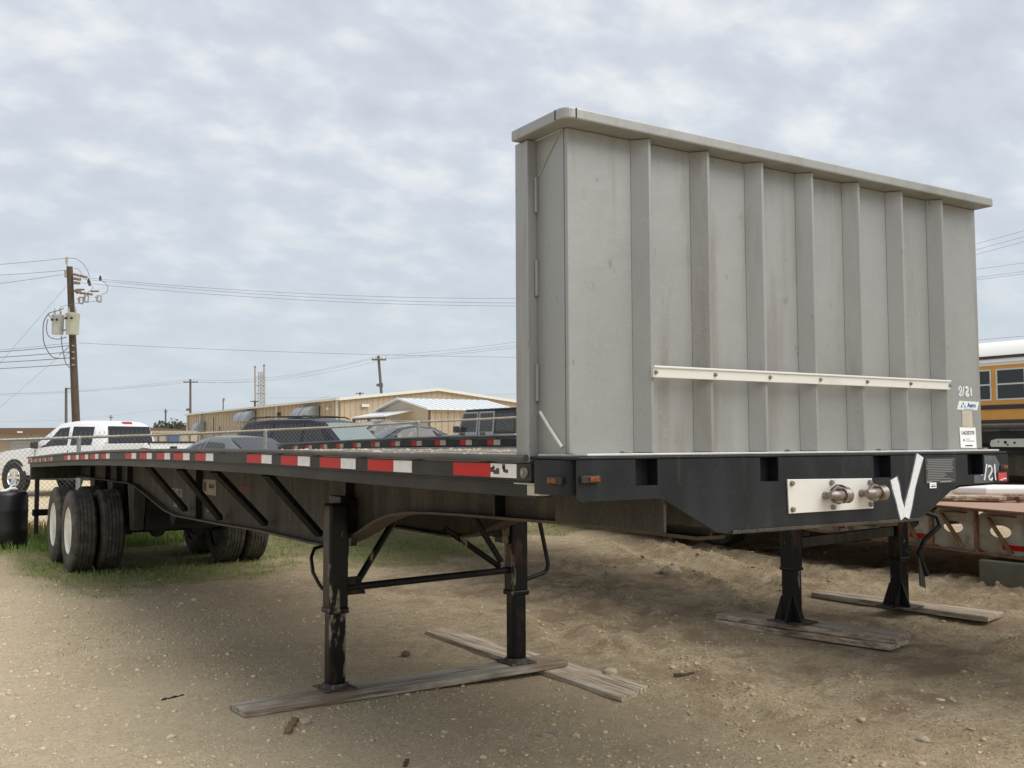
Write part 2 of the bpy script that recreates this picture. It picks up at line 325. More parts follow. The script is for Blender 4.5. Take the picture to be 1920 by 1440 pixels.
def rough_mask(x, y):      # churned soil right of the trailer, 0..1
    return sstep(1.6, 3.2, x+.5*(fbm(x, y, .6, 3, 5)-.5)*3)*(1-sstep(8, 12, x))*sstep(-.6, 1.2, y)*(1-sstep(7.5, 10, y))
def detail(x, y):
    near = 1-sstep(16, 30, np.hypot(x-2, y-4))
    rm = rough_mask(x, y); hf_ = (1-sstep(7.2, 9.2, x))*(1-sstep(7.5, 9.5, y))*sstep(-3.2, -2, x)
    pat = sstep(.40,.62,fbm(x, y, .9, 3, 12)); rg_ = 1-np.abs(2*fbm(x*1.0+.6*y, y*1.6-.4*x, 3.1, 4, 14)-1); h = (fbm(x, y, .55, 4, 1)-.5)*.07+(fbm(x, y, 2.6, 4, 2)-.5)*(.022+.03*rm)+hf_*(fbm(x, y, 11, 3, 3)-.5)*(.010+.030*rm*pat)+rm*pat*.035*(sstep(.72,1.0,rg_)-.3)
    xw = x+.25*(vnoise(x, y, 1.7, 31)-.5); yw = y+.25*(vnoise(x, y, 1.9, 32)-.5)
    for pts, w, dep in RUTS:
        d = seg_d(xw, yw, pts); h = h-dep*np.exp(-(d/w)**2)+dep*.8*np.exp(-((d-1.9*w)/(.7*w))**2)*(.3+1.2*fbm(x, y, 3, 2, 9))
    # keep it calm where things stand
    for (qx,qy,rr) in [(.57,3.53,.45),(2.02,3.53,.5),(-.1,3.4,.35),(1.3,3.45,.4),(2.2,5.0,.4),(2.3,2.6,.3),(4.55,3.1,.5),(4.7,2.5,.4),(4.45,3.6,.4),(6.1,3.2,.5),(6.2,2.4,.4),(6.1,4.1,.4),(.2,11,.6),(2.4,11,.6),(.2,12.3,.6),(2.4,12.3,.6),(-.3,13.8,.5)]:
        h = h*(1-np.exp(-(np.hypot(x-qx, y-qy)/rr)**2))
    return h*near
def gz(x, y): return g_arr(x, y)+detail(x, y)
def axis_coords(lo, hi, segs, far):
    a = [lo]
    for end, st in segs:
        n = max(1, int(round((end-a[-1])/st))); a += list(np.linspace(a[-1], end, n+1)[1:])
    st = .12; up_ = []; p = a[-1]
    while p < far: st *= 1.22; p += st; up_.append(p)
    st = .12; dn = []; p = a[0]
    while p > -far: st *= 1.22; p -= st; dn.append(p)
    return np.array(dn[::-1]+a+up_)
gx = axis_coords(-4.5, 14, [(-2.2,.07),(5.2,.03),(9.6,.045),(14,.09)], 3000)
gy = axis_coords(-2.6, 18, [(5.2,.03),(9,.05),(18,.09)], 3000)
GX, GY = np.meshgrid(gx, gy, indexing='ij')
GZ = gz(GX.ravel(), GY.ravel()).reshape(GX.shape)
def grass_mask(x, y):
    n = fbm(x, y, 1.1, 4, 21)-.5; n2 = fbm(x, y, 4.5, 3, 22)-.5
    edge = np.interp(x, [-3,-1.2,-.7,-.45,.1,.8,1.6,2.3,3.0,3.4,4.0,5.0,6.0,7.0,8.4,10,14], [16,14.5,11.0,9.4,8.9,9.1,9.1,9.3,9.6,8.8,8.0,8.7,9.0,9.6,10.2,10.6,11])
    m = sstep(-.1, 1.0, (y-edge)+n*2.6+n2*1.4)*(1-sstep(15.3, 15.9, y))
    left = 1-sstep(-.6, .1, -(x+.55)+n*1.2)*(1-sstep(13, 14.5, y))
    return m*np.clip(left, 0, 1)*(1-.85*sstep(9.5, 12, x))
def caliche(x, y):         # pale stony fill (left and lower right), brown soil elsewhere
    n = (fbm(x, y, .5, 4, 41)-.5)
    l = 1-sstep(-.5, 2.6, x-.25*(3-y)*.5+n*3.2)
    rr = sstep(.55, .85, (x-1.9)*.35-(y-.3)*.55+n*1.6)*(1-sstep(1.2, 2.2, y))*.8
    far = sstep(8.5, 10, y)*sstep(4.5, 6.5, x)*.7
    lot = sstep(15.7, 16.3, y)
    return np.clip(np.maximum(np.maximum(l, rr), np.maximum(far, lot)), 0, 1)
me = bpy.data.meshes.new('ground'); nx, ny = GX.shape
vv = np.column_stack([GX.ravel(), GY.ravel(), GZ.ravel()])
I = np.arange(nx*ny).reshape(nx, ny); F = np.stack([I[:-1,:-1], I[1:,:-1], I[1:,1:], I[:-1,1:]], -1).reshape(-1, 4)
me.vertices.add(len(vv)); me.vertices.foreach_set('co', vv.ravel()); me.loops.add(F.size); me.loops.foreach_set('vertex_index', F.ravel())
me.polygons.add(len(F)); me.polygons.foreach_set('loop_start', np.arange(0, F.size, 4)); me.polygons.foreach_set('loop_total', np.full(len(F), 4)); me.update(); me.validate()
me.polygons.foreach_set('use_smooth', [True]*len(F))
for nm, fn in (('pale', caliche), ('green', grass_mask), ('churn', rough_mask)):
    at = me.attributes.new(nm, 'FLOAT', 'POINT'); at.data.foreach_set('value', fn(GX.ravel(), GY.ravel()).astype(np.float32))
gm = bpy.data.materials.new('dirt_ground'); gm.use_nodes = True; t = gm.node_tree; b = t.nodes['Principled BSDF']; l = t.links.new
b.inputs['Roughness'].default_value = .95; b.inputs['Specular IOR Level'].default_value = .15
co = N('ShaderNodeTexCoord', t).outputs['Object']
def nz(sc, de=6, ro=.6, st=None):
    n = N('ShaderNodeTexNoise', t); n.inputs['Scale'].default_value = sc; n.inputs['Detail'].default_value = de; n.inputs['Roughness'].default_value = ro
    if st:
        mpn = N('ShaderNodeMapping', t); l(co, mpn.inputs[0]); mpn.inputs['Scale'].default_value = st; l(mpn.outputs[0], n.inputs['Vector'])
    else: l(co, n.inputs['Vector'])
    return n.outputs[0]
def rng_(x, a, b_, c=0, d=1):
    m_ = N('ShaderNodeMapRange', t); l(x, m_.inputs[0])
    for i, q in enumerate((a, b_, c, d)): m_.inputs[i+1].default_value = q
    return m_.outputs[0]
def mixc(f, a, b_):
    m_ = N('ShaderNodeMix', t, data_type='RGBA')
    if isinstance(f, float): m_.inputs[0].default_value = f
    else: l(f, m_.inputs[0])
    for i, q in ((6, a), (7, b_)):
        if isinstance(q, tuple): m_.inputs[i].default_value = (*q, 1)
        else: l(q, m_.inputs[i])
    return m_.outputs[2]
def attr(nm): 
    a = N('ShaderNodeAttribute', t); a.attribute_name = nm; return a.outputs['Fac']
soil = mixc(rng_(nz(1.3), .35, .7), (.585,.465,.305), (.455,.352,.225))
soil = mixc(rng_(nz(9, 8, .7), .45, .66), soil, (.68,.56,.385))
soil = mixc(rng_(nz(38, 6, .75), .50, .66), soil, (.25,.185,.115))
damp = math_n('MULTIPLY', attr('churn'), rng_(nz(1.9, 6, .65), .47, .62), t)
soil = mixc(math_n('MULTIPLY', damp, .75, t), soil, (.30,.215,.135))
cal = mixc(rng_(nz(1.7), .35, .7), (.76,.63,.425), (.66,.54,.36))
cal = mixc(rng_(nz(14, 8, .75), .45, .72), cal, (.84,.73,.53))
cal = mixc(rng_(nz(45, 6, .75), .52, .68), cal, (.40,.305,.19))
pf = math_n('MULTIPLY', attr('pale'), rng_(nz(5, 6, .65), .25, .6, .75, 1.0), t)
col = mixc(pf, soil, cal)
spk = N('ShaderNodeTexVoronoi', t); spk.inputs['Scale'].default_value = 42; l(co, spk.inputs['Vector'])
sp2 = math_n('MULTIPLY', rng_(spk.outputs['Distance'], .16, .26, 1, 0), rng_(nz(6, 3), .5, .62), t)
col = mixc(math_n('MULTIPLY', sp2, .55, t), col, (.66,.56,.40))
turf = mixc(rng_(nz(7, 6, .7), .35, .65), (.17,.19,.065), (.40,.32,.18))
drk = N('ShaderNodeTexVoronoi', t); drk.inputs['Scale'].default_value = 15; drk.inputs['Randomness'].default_value = 1; mpd = N('ShaderNodeMapping', t); mpd.inputs['Scale'].default_value = (1,1.9,1); mpd.inputs['Rotation'].default_value = (0,0,.5); l(co, mpd.inputs[0]); l(mpd.outputs[0], drk.inputs['Vector'])
dk2 = math_n('MULTIPLY', rng_(drk.outputs['Distance'], .05, .14, 1, 0), rng_(nz(4, 4), .42, .60), t)  # dark specks painted for small shadows, holes and organic bits
col = mixc(math_n('MULTIPLY', dk2, .75, t), col, (.10,.072,.045))
col = mixc(math_n('MULTIPLY', attr('green'), .85, t), col, turf)
l(col, b.inputs['Base Color'])
hh = math_n('ADD', math_n('MULTIPLY', nz(28, 10, .72), 1.0, t), math_n('MULTIPLY', nz(110, 6, .7), .45, t), t)
hh = math_n('ADD', hh, math_n('MULTIPLY', nz(260, 4, .7), .16, t), t)
hh = math_n('ADD', hh, math_n('MULTIPLY', rng_(spk.outputs['Distance'], .0, .30, 1, 0), .35, t), t)
bp = N('ShaderNodeBump', t); bp.inputs['Strength'].default_value = 1.0; bp.inputs['Distance'].default_value = .034; l(hh, bp.inputs['Height']); l(bp.outputs[0], b.inputs['Normal'])
me.materials.append(gm)
ground = bpy.data.objects.new('ground', me); C.objects.link(ground); tag(ground, kind='structure')

# ================================================================ the flatbed trailer
W, LEN = 2.59, 14.55
TV = [.0,.38,1.5,2.5,3.5,4.6,6,7.2,8.3,9.24,10.2,11,11.8,14.55]; TZ = [1.594,1.595,1.598,1.606,1.614,1.614,1.611,1.604,1.594,1.581,1.566,1.552,1.535,1.4705]
def tz(v): return float(np.interp(v, TV, TZ))
VS_ = [v for v in np.arange(.285, LEN, .5)]+[LEN]
def sweep(mb, rect, vs_, zf):      # rect: u0,u1,dz0,dz1 swept along v following the cambered frame
    u0,u1,a,b_ = rect; P = []
    for v in vs_:
        z = zf(v); P += [(u0,v,z+a),(u1,v,z+a),(u1,v,z+b_),(u0,v,z+b_)]
    k = len(vs_); fs = [(i*4+j, i*4+(j+1)%4, (i+1)*4+(j+1)%4, (i+1)*4+j) for i in range(k-1) for j in range(4)]+[(3,2,1,0), tuple(range(4*k-4,4*k))]
    return mb.add(P, fs)
def text_mesh(name, s, size, m, depth=.001, stretch=1., bold=0., shear=0.):
    cu = bpy.data.curves.new(name, 'FONT'); cu.body = s; cu.size = size; cu.extrude = depth; cu.align_x = 'CENTER'; cu.align_y = 'CENTER'; cu.offset = bold; cu.shear = shear; cu.resolution_u = 3
    o = bpy.data.objects.new(name, cu); C.objects.link(o)
    dg = bpy.context.evaluated_depsgraph_get(); me_ = bpy.data.meshes.new_from_object(o.evaluated_get(dg)); bpy.data.objects.remove(o); bpy.data.curves.remove(cu)
    me_.materials.clear(); me_.materials.append(m); me_.name = name
    if stretch != 1.: me_.transform(Matrix.Diagonal((stretch,1,1,1)))
    return me_
FRONT = Matrix(((1,0,0,0),(0,0,-1,0),(0,1,0,0),(0,0,0,1)))      # text facing -Y
SIDE = Matrix(((0,0,-1,0),(-1,0,0,0),(0,1,0,0),(0,0,0,1)))      # text facing -X
def put_text(name, s, size, m, at, parent, face=FRONT, rot=0., **kw):
    me_ = text_mesh(name, s, size, m, **kw); me_.transform(Matrix.Translation(at) @ face @ Matrix.Rotation(rot, 4, 'Z'))
    return link(name, me_, parent)
def strokes(mb, pts, w, y, n=None):          # painted strokes on a -Y facing surface, (u,z) points
    P = [Vector((p[0], p[1])) for p in pts]; Lf = []; Rt = []
    for i, p in enumerate(P):
        t_ = (P[min(i+1,len(P)-1)]-P[max(i-1,0)]).normalized(); q = Vector((-t_.y, t_.x))*w/2*(1+.15*math.sin(i*2.1))
        Lf.append(p+q); Rt.append(p-q)
    o = [(q.x, y, q.y) for q in Lf]+[(q.x, y, q.y) for q in Rt]+[(q.x, y+.0016, q.y) for q in Lf]+[(q.x, y+.0016, q.y) for q in Rt]; k = len(P)
    fs = [(i,i+1,k+i+1,k+i) for i in range(k-1)]+[(2*k+i+1,2*k+i,3*k+i,3*k+i+1) for i in range(k-1)]+[(i,2*k+i,2*k+i+1,i+1) for i in range(k-1)]+[(k+i+1,3*k+i+1,3*k+i,k+i) for i in range(k-1)]
    return mb.add(o, fs)

T = thing('flatbed_trailer', 'nearest long black flatbed trailer with a grey aluminium headboard and red and white reflector tape', 'trailer', group='parked flatbed trailers')
# --- side rails, rub rails, stake pockets
for s in (0, 1):
    X = (lambda a, b_: (a, b_)) if s == 0 else (lambda a, b_: (W-b_, W-a))
    mb = MB(); u = X(0.0,.05); sweep(mb, (u[0],u[1],-.066,.004), VS_, tz); u = X(.026,.09); sweep(mb, (u[0],u[1],-.128,-.064), VS_, tz)
    u = X(-.004,.03); sweep(mb, (u[0],u[1],-.0715,-.0655), VS_, tz)
    mb.build('side_rail', M['rail_dk'], T, .003)
    mb = MB(); uu = -.012 if s == 0 else W+.012
    vv_ = [v for v in np.arange(.30, LEN-.02, .5)]+[LEN-.02]
    mb.tube([(uu, v, tz(v)+.021) for v in vv_], .0145, 8); mb.build('rub_rail', M['rail'], T, 0, 45)
    for v in np.arange(.62, LEN-.1, .605):
        mb = MB(); z0 = tz(v); u = X(-.012,.03); mb.box(u[0],u[1],v-.035,v+.035,z0+.0045,z0+.022); mb.build('stake_pocket', M['rail'], T, .003)
# --- reflector tape on the near rail (measured along the rail)
REDS = [(.57,.87),(1.45,1.74),(2.08,2.37),(2.71,2.99),(3.35,3.64),(4.60,4.88),(5.24,5.53),(5.84,6.11),(6.48,6.76),(7.10,7.38),(8.33,8.61),(8.94,9.24),(9.55,9.84),(10.16,10.47),(10.76,11.05),(12.16,12.45),(12.72,13.0),(13.25,13.52),(13.72,13.98),(14.18,14.44)]
for i, (a, c_) in enumerate(REDS):
    w0 = a-(.19 if i < 15 else .13); far = i >= 15
    mb = MB(); sweep(mb, (-.0035,.001,-.055,-.0015), [a, c_], tz); mb.build('red_reflector', M['tape_rd' if far else 'tape_r'], T, fix=True)
    mb = MB(); sweep(mb, (-.0035,.001,-.055,-.0015), [w0, a-.002], tz); mb.build('white_reflector', M['tape_wd' if far else 'tape_w'], T)
for a in np.arange(.57, 14.2, .62):
    mb = MB(); sweep(mb, (W-.001,W+.0035,-.055,-.0015), [a, a+.29], tz); mb.build('red_reflector', M['tape_r'], T)
    mb = MB(); sweep(mb, (W-.001,W+.0035,-.055,-.0015), [a-.19, a-.002], tz); mb.build('white_reflector', M['tape_w'], T)
# flaking paint on the first white strip and the rust under it
mb = MB()
for (v, z, w, h) in [(.555,1.572,.012,.012),(.535,1.563,.010,.010),(.515,1.567,.012,.014),(.47,1.585,.010,.012),(.466,1.574,.008,.012),(.45,1.567,.012,.008),(.545,1.58,.008,.008)]:
    mb.box(-.0045,-.0034,v-w,v+w,z-h,z+h*.6)
mb.build('rust_chip', M['red_faint'], T)
mb = MB(); mb.lathe([(0,.0),(0,.021),(.008,.021),(.008,.010),(.014,.010),(.014,0)], (-.0005,.325,1.562), (-1,0,0), 16); mb.build('rail_bolt', M['bolt'], T, 0, 40)
mb = MB(); mb.box(-.004,.06,.262,.40,1.518,1.523); mb.box(.002,.05,.235,.315,1.478,1.517); mb.build('corner_bracket', M['tan_tape'], T, .002)
# --- deck boards
nb = 17
for i in range(nb):
    u0 = .052+i*(W-.104)/nb; u1 = .052+(i+1)*(W-.104)/nb-.006
    mb = MB(); dz = random.uniform(-.004,.004); sweep(mb, (u0,u1,-.012+dz,.020+dz), [v for v in np.arange(.43, LEN-.03, .8)]+[LEN-.03], tz); mb.build('deck_board', M['deck'], T, .003)
# --- wood chips lying on the decks
def debris(name, label, n, uf, zf, vr):
    mb = MB()
    for k in range(n):
        v = vr[0]+(vr[1]-vr[0])*random.random()**1.4; u = random.uniform(*uf); z = zf(v); s = random.uniform(.003,.011)*random.choice([1,1,1,1.8]); a = random.uniform(0,6.3)
        ca, sa = math.cos(a)*s*random.uniform(1,2.4), math.sin(a)*s; h = s*random.uniform(.25,.8)
        mb.add([(u+ca,v+sa,z),(u-sa,v+ca*.5,z),(u-ca,v-sa,z),(u+sa,v-ca*.5,z),(u+ca*.2,v,z+h)], [(0,1,4),(1,2,4),(2,3,4),(3,0,4)])
    o = mb.build(name, M['debris'], None); tag(o, label, 'debris', kind='stuff'); return o
debris('wood_chips', 'pale wood chips scattered over the near trailer deck', 900, (.2,2.45), lambda v: tz(v)+.018, (.5,9))
# --- frame beams with their curved lower flange
BV = [.12,.95,1.4,2.04,2.4,2.7,2.95,3.15,3.4,3.6,3.78,3.95,4.25,5.45,6.66,8.2,8.7,9.16,9.5,9.8,10.1,10.35,10.6,14.35]
BZ = [1.302,1.307,1.297,1.287,1.277,1.262,1.23,1.181,1.095,1.035,.99,.962,.955,.963,.943,.931,.965,1.03,1.085,1.125,1.165,1.19,1.205,1.205]
for s in (0, 1):
    uc = .75 if s == 0 else W-.75
    mb = MB(); k = len(BV); P = []
    for v, z in zip(BV, BZ): P += [(uc-.005,v,z),(uc+.005,v,z),(uc+.005,v,tz(v)-.07),(uc-.005,v,tz(v)-.07)]
    mb.add(P, [(i*4+j, i*4+(j+1)%4, (i+1)*4+(j+1)%4, (i+1)*4+j) for i in range(k-1) for j in range(4)]+[(3,2,1,0), tuple(range(4*k-4,4*k))])
    beam = mb.build('frame_beam', M['frame'], T)
    mb = MB(); P = []
    for v, z in zip(BV, BZ): P += [(uc-.075,v,z-.014),(uc+.075,v,z-.014),(uc+.075,v,z),(uc-.075,v,z)]
    mb.add(P, [(i*4+j, i*4+(j+1)%4, (i+1)*4+(j+1)%4, (i+1)*4+j) for i in range(k-1) for j in range(4)]+[(3,2,1,0), tuple(range(4*k-4,4*k))])
    mb.build('flange', M['dusty'], beam)
    for v in (.42,1.66,3.62,7.40,10.62,11.3,12.05,13.2):
        zb_ = float(np.interp(v, BV, BZ)); o_ = -1 if s == 0 else 1
        mb = MB(); a, c_ = sorted((uc+o_*.006, uc+o_*.07)); mb.box(a,c_,v-.006,v+.006,zb_+.001,tz(v)-.13); mb.build('web_stiffener', M['black'], beam)
    if s == 0:
        put_text('painted_lettering', 'COUTE TX', .125, M['white_paint_w'], (.7435,8.38,1.155), beam, SIDE, stretch=.72)
        put_text('painted_lettering', 'E3620*', .085, M['white_paint_w'], (.7435,8.42,1.035), beam, SIDE, stretch=.8)
        put_text('painted_lettering', 'J11', .06, M['white_paint_w'], (.7435,7.18,1.04), beam, SIDE)
        mb = MB(); mb.box(.742,.7448,6.92,7.36,1.185,1.335); dec = mb.build('decal', M['decal_tan'], beam)
        put_text('printed_word', 'Inland', .07, M['ink'], (.7405,7.06,1.275), beam, SIDE, stretch=1.05, bold=.002)
        mb = MB(); mb.box(.7408,.7418,7.24,7.33,1.22,1.31); mb.build('printed_mark', M['red_faint'], beam)
        mb = MB(); mb.box(.743,.7448,5.85,6.2,1.245,1.31); mb.build('worn_marking', M['red_faint'], beam)
# --- cross members
for v in list(np.arange(.75, 14.3, .61)):
    mb = MB(); z0 = tz(v); mb.box(.092,W-.092,v-.004,v+.004,z0-.12,z0-.02); mb.box(.092,W-.092,v-.03,v+.03,z0-.126,z0-.1195); mb.build('cross_member', M['black'], T)
# --- outrigger braces
for (v0,z0,v1,z1) in [(6.90,1.48,7.86,1.005),(5.74,1.48,6.62,.99),(4.74,1.48,5.34,1.02),(3.56,1.485,4.14,1.02)]:
    mb = MB(); mb.bar((.10,v0,z0),(.70,v1,z1),.055,.045); mb.build('outrigger_brace', M['black'], T, .004)
    mb = MB(); mb.bar((W-.10,v0,z0),(W-.70,v1,z1),.055,.045); mb.build('outrigger_brace', M['black'], T, .004)
# --- rear sill and underride guard
mb = MB(); mb.box(.03,W-.03,14.43,14.545,1.165,1.41); mb.build('rear_sill', M['frame'], T, .004)
ug = MB().box(.06,W-.06,14.36,14.46,.592,.69).build('underride_guard', M['black'], T, .006)
for u in (.118, W-.118): MB().box(u-.031,u+.031,14.37,14.44,.30 if u < 1 else .5,1.164).build('guard_post', M['frame'], ug, .004)
# --- running gear
tp = [(-.135,.30),(-.142,.34),(-.148,.40),(-.140,.46),(-.122,.497),(-.112,.508)]
for k in range(5):
    c_ = -.088+k*.044; tp += [(c_-.017,.513),(c_+.017,.513)]
    if k < 4: tp += [(c_+.0185,.500),(c_+.0255,.500)]
tp += [(.112,.508),(.122,.497),(.140,.46),(.148,.40),(.142,.34),(.135,.30)]
tyre_me = MB().lathe(tp, (0,0,0), (1,0,0), 64).mesh('tyre', M['rubber'], 35)
# open siping on the shoulders
rp = [(-.12,.285),(-.128,.300),(-.128,.288),(-.10,.278),(-.06,.272),(-.045,.24),(-.045,.15),(-.05,.10),(-.09,.098),(-.10,.07),(-.10,.0)]
rim_me = MB().lathe(rp+[(.12,.0),(.12,.10),(.12,.285)], (0,0,0), (1,0,0), 40).mesh('rim', M['black'], 30)
disc_p = [(-.128,.300),(-.131,.292),(-.124,.280),(-.110,.262),(-.103,.20),(-.105,.13),(-.112,.115),(-.112,.0)]
disc_me = MB().lathe(disc_p, (0,0,0), (1,0,0), 40).mesh('rim', M['rim'], 30)
nut = MB()
for k in range(10): nut.lathe([(-.117,0),(-.117,.012),(-.10,.012)], (0,.17*math.cos(k*.628),.17*math.sin(k*.628)), (1,0,0), 6)
nut_me = nut.mesh('lug_nut', M['rim'])
for v in (11.03, 12.28):
    zc_ = .598
    ax = MB().tube([(.62,v,zc_),(W-.62,v,zc_)], .065, 12); ax.build('axle', M['black'], T, 0, 45)
    for s, u, outer in ((0,.19,1),(0,.52,0),(1,W-.52,0),(1,W-.19,1)):
        wv = empty('wheel', T, (u,v,zc_), (random.uniform(0,6),0,math.pi if s else 0))
        link('tyre', tyre_me, wv)
        rm = link('rim', disc_me if outer else rim_me, wv)
        if outer: link('lug_nut', nut_me, wv)
    for u in (.75, W-.75):
        MB().box(u-.05,u+.05,v-.55,v+.55,.66,.705).build('leaf_spring', M['black'], T, .004)
        MB().box(u-.07,u+.07,v-.10,v+.10,.52,.66).build('spring_seat', M['black'], T, .006)
for v in (10.35, 11.65, 12.95):
    for u in (.75, W-.75):
        MB().hexa([(u-.06,v-.10,.62),(u+.06,v-.10,.62),(u+.06,v+.10,.62),(u-.06,v+.10,.62),(u-.08,v-.18,1.19),(u+.08,v-.18,1.19),(u+.08,v+.18,1.19),(u-.08,v+.18,1.19)]).build('spring_hanger', M['frame'], T, .004)
for v in (10.25, 11.65, 12.95): MB().box(.83,W-.83,v-.01,v+.01,.62,1.19).build('suspension_shade_plate', M['black'], T)  # black cross plates added to stand in for the shade under the deck
for u in (.86, W-.86): MB().box(u-.03,u+.03,10.2,13.3,.70,.84).build('suspension_shade_rail', M['black'], T)  # black rails added to the same underdeck shade fill
for v in (10.6, 11.9):
    for u in (1.05, 1.55): MB().lathe([(-.12,0),(-.12,.085),(-.02,.10),(.08,.085),(.10,0)], (u,v,.60), (0,1,0), 16).build('brake_chamber', M['black'], T, 0, 40)
MB().tube([(.95,9.4,.86),(1.65,9.4,.86)], .13, 16).build('air_tank', M['black'], T, .01, 45)
# --- landing gear
for uc in (.575, W-.575):
    lg = MB().box(uc-.068,uc+.068,3.462,3.598,.575,1.278).build('landing_leg', M['leg'], T, .02, segs=3)
    MB().box(uc-.074,uc+.074,3.456,3.604,.548,.590).build('leg_collar', M['leg'], lg, .012)
    MB().box(uc-.059,uc+.059,3.471,3.589,.075,.56).build('lower_leg', M['leg'], lg, .025, segs=3)
    fp = MB(); fp.hexa([(uc-.115,3.415,.054),(uc+.115,3.415,.054),(uc+.115,3.645,.054),(uc-.115,3.645,.054),(uc-.108,3.422,.066),(uc+.108,3.422,.066),(uc+.108,3.638,.066),(uc-.108,3.638,.066)])
    fp.lathe([(.066,.10),(.08,.09),(.088,.078),(.088,0)], (uc,3.53,0), (0,0,1), 20); fp.build('foot_plate', M['foot'], lg, .004)
    so = 1 if uc < 1 else -1
    br = MB(); a, c_ = sorted((uc+so*.02, uc+so*.085)); br.box(a,c_,3.50,3.70,.93,1.325); a, c_ = sorted((uc+so*.065,uc+so*.17)); br.box(a,c_,3.56,3.70,.98,1.30); br.build('leg_bracket', M['leg'], lg, .006)
MB().tube([(.64,3.53,.708),(1.95,3.53,.735)], .026, 10).build('cross_tube', M['black'], T, 0, 45)
for p0, p1, r_ in [((.715,3.53,.715),(1.04,3.60,1.135),.024),((1.87,3.53,.765),(1.45,3.60,1.06),.022),((1.885,3.53,.80),(1.655,3.62,1.20),.022)]:
    MB().tube([p0,p1], r_, 8).build('diagonal_brace', M['leg'], T, 0, 45)
MB().hexa([(.642,3.515,.66),(.79,3.515,.66),(.76,3.545,.66),(.642,3.545,.66),(.642,3.515,.775),(.745,3.515,.78),(.745,3.545,.78),(.642,3.545,.775)]).build('gusset_plate', M['leg'], T)
MB().tube([(2.225,3.53,1.14),(2.232,3.53,1.08),(2.290,3.53,.83),(2.305,3.53,.76),(2.300,3.53,.715),(2.265,3.53,.69),(2.105,3.53,.655)], .0165, 8).build('crank_handle', M['black'], T, 0, 50)
MB().tube([(.70,4.02,.95),(.60,3.98,.935),(.53,3.86,.885),(.49,3.72,.80),(.50,3.63,.73),(.515,3.60,.70)], .013, 6).build('hose', M['black'], T, 0, 50)

# --- nose: bumper body with rounded corners, front plate with pockets
nose = MB(); prof = []
for k in range(7):
    a = math.pi*(k/12); prof.append((.055-.055*math.cos(a), .105-.055*math.sin(a)))
prof = [(.0,.262)]+prof; prof += [(W-p[0], p[1]) for p in prof[::-1]]
inner = [(p[0]+(.012 if p[0] < 1 else -.012), p[1]+.012) for p in prof]
nose.prism(prof+inner[::-1], 2, 1.486, 1.611)
bump_o = nose.build('bumper', M['bumper'], T, 0, 35)
MB().box(.004,W-.004,-.012,.30,1.6125,1.6245).build('nose_lip', M['bumper'], bump_o, .005)
MB().box(.09,W-.09,.28,.44,1.50,1.611).build('front_sill', M['black'], T)
mb = MB()
pk = [(.258,.362),(.893,.995),(1.582,1.70),(2.262,2.385)]
xs = [.0]
for a, c_ in pk: xs += [a, c_]
xs.append(W)
for i in range(0, len(xs), 2): mb.box(xs[i],xs[i+1],-.012,0,1.517,1.612)
low = [(0,1.517),(0,1.474),(.010,1.467),(.36,1.469),(.405,1.457),(.635,1.341),(.67,1.329),(.707,1.325),(.738,1.335),(1.779,1.335),(1.905,1.336),(1.935,1.345),(2.163,1.464),(2.196,1.470),(2.575,1.474),(W,1.48),(W,1.517)]
mb.prism(low, 1, -.012, 0)
plate = mb.build('front_plate', M['bumper'], bump_o)
for a, c_ in pk:
  mb = MB(); mb.box(a-.01,c_+.01,.046,.05,1.507,1.608); mb.box(a-.006,a-.001,0,.046,1.51,1.608); mb.box(c_+.001,c_+.006,0,.046,1.51,1.608); mb.box(a,c_,0,.046,1.512,1.5165)
  mb.build('stake_recess', M['bumper'], bump_o)
MB().box(.74,1.92,-.012,.35,1.318,1.334).build('pickup_plate', M['frame'], bump_o, .003)
for u in (.4, .68, 1.9): MB().box(u,u+.012,.0015,.70,1.34,1.48).build('nose_rib', M['frame'], bump_o)
for (u, v, ax_) in ((-.0, .117, 0), (.042, -.012, 1)):
    if ax_ == 0: lb = MB().box(-.014,.0,v-.045,v+.045,1.525,1.551); le = MB().box(-.018,-.0145,v-.02,v+.035,1.529,1.547)
    else: lb = MB().box(u-.035,u+.045,-.028,-.0125,1.532,1.558); le = MB().box(u-.005,u+.040,-.033,-.0285,1.536,1.554)
    x_ = lb.build('marker_light', M['plastic'], T, .003); le.build('lens', M['amber'], x_, .002)
x_ = MB().box(2.518,2.572,-.020,-.0125,1.537,1.560).build('marker_light', M['plastic'], T, .003); MB().box(2.535,2.57,-.0235,-.0205,1.541,1.556).build('lens', M['amber'], x_, .002)
